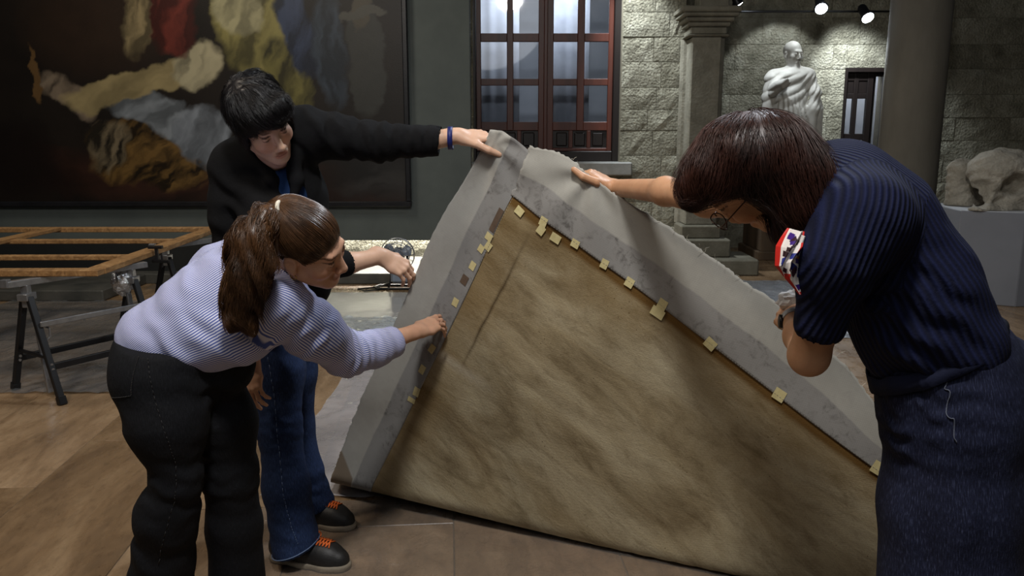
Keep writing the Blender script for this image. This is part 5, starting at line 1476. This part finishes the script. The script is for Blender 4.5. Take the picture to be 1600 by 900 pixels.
S.cone(P(1272, 290, 1.63), P(1240, 262, 1.63), .064, .075, .01, neg=True)
sw = sdf_obj('knit_top', S, .005, M_RIB, pc, [([W0, W1, W2, W3 + (W3 - W2) * .5], .12, (0, 1, -.3)), ([shn + (shn - hemn) * .8, hemn], -.07, (0, 1, 0)), ([shf, P(1185, 316, 1.92)], .06, (0, 1, 0))], 1)
M_JNAV = denim('dark_slub_denim', lin(15, 17, 32), lin(28, 32, 54), lin(68, 74, 100), fade=.4)
hn, hf = P(1475, 600, 1.56), P(1540, 600, 1.74)
an, af = P(1478, 1120, 1.5), P(1560, 1080, 1.72)
wj = add_warps(folds(P(1440, 620, 1.5), (.1, 0, 1), .05, .004, .12), folds(P(1440, 800, 1.4), (1, 0, .15), .1, .006, .2), folds(P(1400, 660, 1.5), (.1, 0, 1), .045, .004, .08, 1.5))
S = Sdf(wj)
S.cone(P(1458, 560, 1.6), P(1475, 600, 1.6), .118, .13, .05, (0, 1, 0), .85); S.cone(P(1510, 560, 1.62), P(1540, 610, 1.65), .1, .13, .05)
S.chain([hn, P(1488, 660, 1.55), P(1485, 780, 1.54), an], [.125, .126, .13, .15], .04)
S.chain([hf, P(1550, 780, 1.73), af], [.125, .125, .14], .03)
S.plane((0, 0, .03), (0, 0, -1))
jc = sdf_obj('jeans', S, .006, M_JNAV, pc, [([hn + up_ * .15, P(1485, 780, 1.54), an], .13, (0, 1, 0)), ([hf + up_ * .15, af], .12, (0, 1, 0))], 1)
M_STIC = simple('grey_blue_stitching', lin(84, 88, 102), lin(100, 104, 118), 60, .8)
seam_line('pocket_seam', S, [P(1487, 585, 1.4), P(1477, 608, 1.4), P(1477, 640, 1.4), P(1484, 672, 1.4), P(1494, 702, 1.4)], .0012, M_STIC, jc)
# waistband and loop
bm = bmesh.new()
wax = nrm(W1 - W0); q = Vector(wax).to_track_quat('Z', 'Y').to_matrix()
cW = P(1462, 540, 1.6)
pts2 = []
for hh in (-.02, .02):
    ring = [np.array(cW) + np.array(q @ Vector((math.cos(a) * .16, math.sin(a) * .16, hh))) for a in np.linspace(0, 2 * math.pi, 64, endpoint=False)]
    pts2.append(S.project(np.array(ring), .004, 8))
vs = [[bm.verts.new(Vector(p) - pc.location) for p in r] for r in pts2]
for k in range(64): bm.faces.new((vs[0][k], vs[0][(k + 1) % 64], vs[1][(k + 1) % 64], vs[1][k]))
o = bm_obj('waistband', bm, M_JNAV, jc, True); md = o.modifiers.new('thick', 'SOLIDIFY'); md.thickness = .004; md.offset = 1
bm = bmesh.new(); lp = P(1562, 520, 1.52); l0 = P(1556, 500, 1.52); bar(bm, Vector(S.project(np.array([l0]), .006)[0]) - pc.location, Vector(S.project(np.array([lp]), .006)[0]) - pc.location, .012, .004, (0, -1, 0)); bm_obj('belt_loop', bm, M_JNAV, jc)
shoe(pc, (an[0] + .1, an[1] + .02, 0), (an[0] - .14, an[1] + .0, 0)); shoe(pc, (af[0] + .1, af[1], 0), (af[0] - .14, af[1] + .02, 0))
# bob
M_HAIRC = hair_mat('red_brown_hair', lin(22, 12, 10), lin(42, 22, 17), lin(86, 46, 31), .46)
rC, fC, uC = frame(FC, UC); RC_ = np.stack([rC, fC, uC], 1)
S = Sdf()
S.ell(P(1178, 251, 1.61), (.116, .118, .098), None, .03)
S.chain([P(1200, 242, 1.56), P(1240, 280, 1.55), P(1248, 322, 1.54), P(1236, 355, 1.545)], [.07, .06, .048, .026], .03)
S.chain([P(1140, 248, 1.57), P(1108, 276, 1.57), P(1084, 294, 1.58)], [.064, .044, .02], .03); S.chain([P(1132, 252, 1.68), P(1100, 282, 1.68), P(1084, 296, 1.68)], [.06, .042, .02], .03)
S.chain([P(1230, 255, 1.7), P(1262, 300, 1.68), P(1256, 350, 1.66)], [.07, .06, .03], .03)
S.ell(P(1156, 347, 1.52), (.078, .13, .05), np.stack([nrm((1, 0, -.12)), (0, 1, 0), nrm((.12, 0, 1))], 1), .015, True)
V, F = polygonize(S, .005); V = smooth_mesh(V, F, 2); r_ = np.random.default_rng(12)
crC = P(1165, 180, 1.66)
rt = V[r_.choice(len(V), 5200)]
def flC(X):
    a = nrm_rows(X - crC); a[:, 0] += .15 * np.sign(X[:, 0] - P(1165, 250, 1.6)[0]); a[:, 2] -= .7; return nrm_rows(a)
parts = [(V, F), strands(S, rt, flC, 14, .013, .0, .006, .0008, r=r_, jitter=.26, lift=.02, curl=.22)]
V, F = join_parts(parts); link('hair', np_mesh('hair', V - np.array(pc.location), F, [M_HAIRC], True), pc)
# glasses
M_METAL = simple('dark_metal', lin(70, 52, 44), lin(90, 70, 60), 20, .3, metal=.8, bump=0)
M_CLEAR = glass_mat('spectacle_glass', (.985, .985, .99, 1), .02, .03)
gl = None
bm = bmesh.new()
for e in (-1, 1):
    tube(bm, [Vector(L(e * .034 + math.cos(a) * .026, .118 - .006 * abs(math.cos(a)), -.008 + math.sin(a) * .02)) - pc.location for a in np.linspace(0, 2 * math.pi, 28, endpoint=False)], .0013, 6, True)
    tube(bm, [Vector(L(e * .06, .114, -.004)) - pc.location, Vector(L(e * .082, .095, -.0)) - pc.location, Vector(L(e * .086, -.005, .002)) - pc.location], .0014, 6)
tube(bm, [Vector(L(-.009, .12, -.004)) - pc.location, Vector(L(0, .123, -.001)) - pc.location, Vector(L(.009, .12, -.004)) - pc.location], .0013, 6)
gl = bm_obj('glasses', bm, M_METAL, pc, True)
for e in (-1, 1):
    bm = bmesh.new(); vs = [bm.verts.new(Vector(L(e * .034 + math.cos(a) * .0255, .117 - .006 * abs(math.cos(a)), -.008 + math.sin(a) * .0195)) - pc.location) for a in np.linspace(0, 2 * math.pi, 24, endpoint=False)]
    bm.faces.new(vs); o = bm_obj('lens', bm, M_CLEAR, gl); md = o.modifiers.new('thick', 'SOLIDIFY'); md.thickness = .0015
# scarf
def scarf_mat():
    t = NT('printed_silk'); c = t.attr('print', 'Color'); t.set(c, .5, 0, .3, t.noise(80, 3, .6, t.coord()), .1, .004); return t.m
def scarf(pts_l, pts_r, off, seed, name='scarf'):
    n, m = 150, 90; V = np.zeros((n, m, 3)); C = np.ones((n, m, 4))
    a = np.array([P(*q) for q in pts_l]); b = np.array([P(*q) for q in pts_r]); ts = np.linspace(0, 1, len(a)); tn = np.linspace(0, 1, n)
    A = np.stack([np.interp(tn, ts, a[:, i]) for i in range(3)], 1); B = np.stack([np.interp(tn, ts, b[:, i]) for i in range(3)], 1)
    rr = random.Random(seed)
    for j in range(m):
        s = j / (m - 1); V[:, j] = A * (1 - s) + B * s; V[:, j, 1] += -.018 * math.sin(s * 3.14) + .007 * np.sin(s * 9 + tn * 5)
    s = np.linspace(0, 1, m)[None, :].repeat(n, 0); T = tn[:, None].repeat(m, 1)
    C[..., :3] = lin(214, 206, 200)[:3]
    for k in range(16):
        cu, cv_ = rr.uniform(.2, .85), rr.uniform(.08, .88); w, h = rr.uniform(.06, .14), rr.uniform(.03, .07); an_ = rr.uniform(-.8, .8)
        du, dv = (s - cu), (T - cv_) ; x = du * math.cos(an_) + dv * math.sin(an_) * 1.6; y = -du * math.sin(an_) / 1.6 + dv * math.cos(an_)
        C[(np.abs(x) < w) & (np.abs(y) < h), :3] = rr.choice([lin(52, 24, 36), lin(58, 30, 110), lin(40, 16, 22), lin(36, 44, 120), lin(150, 96, 40)])[:3]
    red = (s < .13) | (s > .9) | (T > .93); C[red, :3] = lin(186, 38, 30)[:3]
    C[((s > .13) & (s < .19)) , :3] = lin(222, 214, 208)[:3]
    i, j = np.meshgrid(np.arange(n - 1), np.arange(m - 1), indexing='ij'); k = (i * m + j).ravel(); F = np.stack([k, k + m, k + m + 1, k + 1], 1)
    o = link(name, np_mesh(name, V.reshape(-1, 3) - np.array(pc.location), F, [M_SCARF], True, {'print': C.reshape(-1, 4)}), pc)
    md = o.modifiers.new('thick', 'SOLIDIFY'); md.thickness = .0015; return o
M_SCARF = scarf_mat()
scarf([(1230, 356, 1.47), (1214, 385, 1.44), (1210, 415, 1.43), (1222, 431, 1.43)], [(1258, 362, 1.46), (1252, 385, 1.43), (1236, 405, 1.425), (1232, 428, 1.43)], 0, 4)
scarf([(1236, 360, 1.46), (1218, 395, 1.45), (1226, 435, 1.445), (1246, 459, 1.445)], [(1262, 372, 1.46), (1266, 402, 1.46), (1266, 440, 1.46), (1260, 460, 1.46)], 0, 9)
# steel watch on the left wrist, tissue in the hand
wax = nrm(wrn - P(1252, 525, 1.64))
wt = strap('wristwatch', wrn - wax * .022, wax, .0285, .018, simple('watch_steel', lin(170, 170, 172), lin(205, 205, 208), 60, .3, metal=.5, bump=.3), pc)
bm = bmesh.new(); wn_ = nrm(np.array([-.85, -.5, -.1])); wn_ = nrm(wn_ - wax * (wn_ @ wax)); q = Vector(wn_).to_track_quat('Z', 'Y').to_matrix().to_4x4(); q.translation = Vector(wrn - wax * .022 + wn_ * .03) - pc.location
lathe(bm, [(.012, -.004), (.015, -.002), (.015, .004), (.0125, .005)], seg=20); bm.transform(q); bm_obj('watch_case', bm, M_BLACK, wt, True)
M_TISS = simple('white_tissue', lin(214, 214, 216), lin(228, 228, 230), 40, .9, bump=.5, bscale=60)
tq = P(1240, 470, 1.80); crumple('tissue', tuple(tq), .03, M_TISS, 'crumpled white tissue held in the hand with the steel watch', 'tissue', None, 5, .9, (1.1, .9, .75))
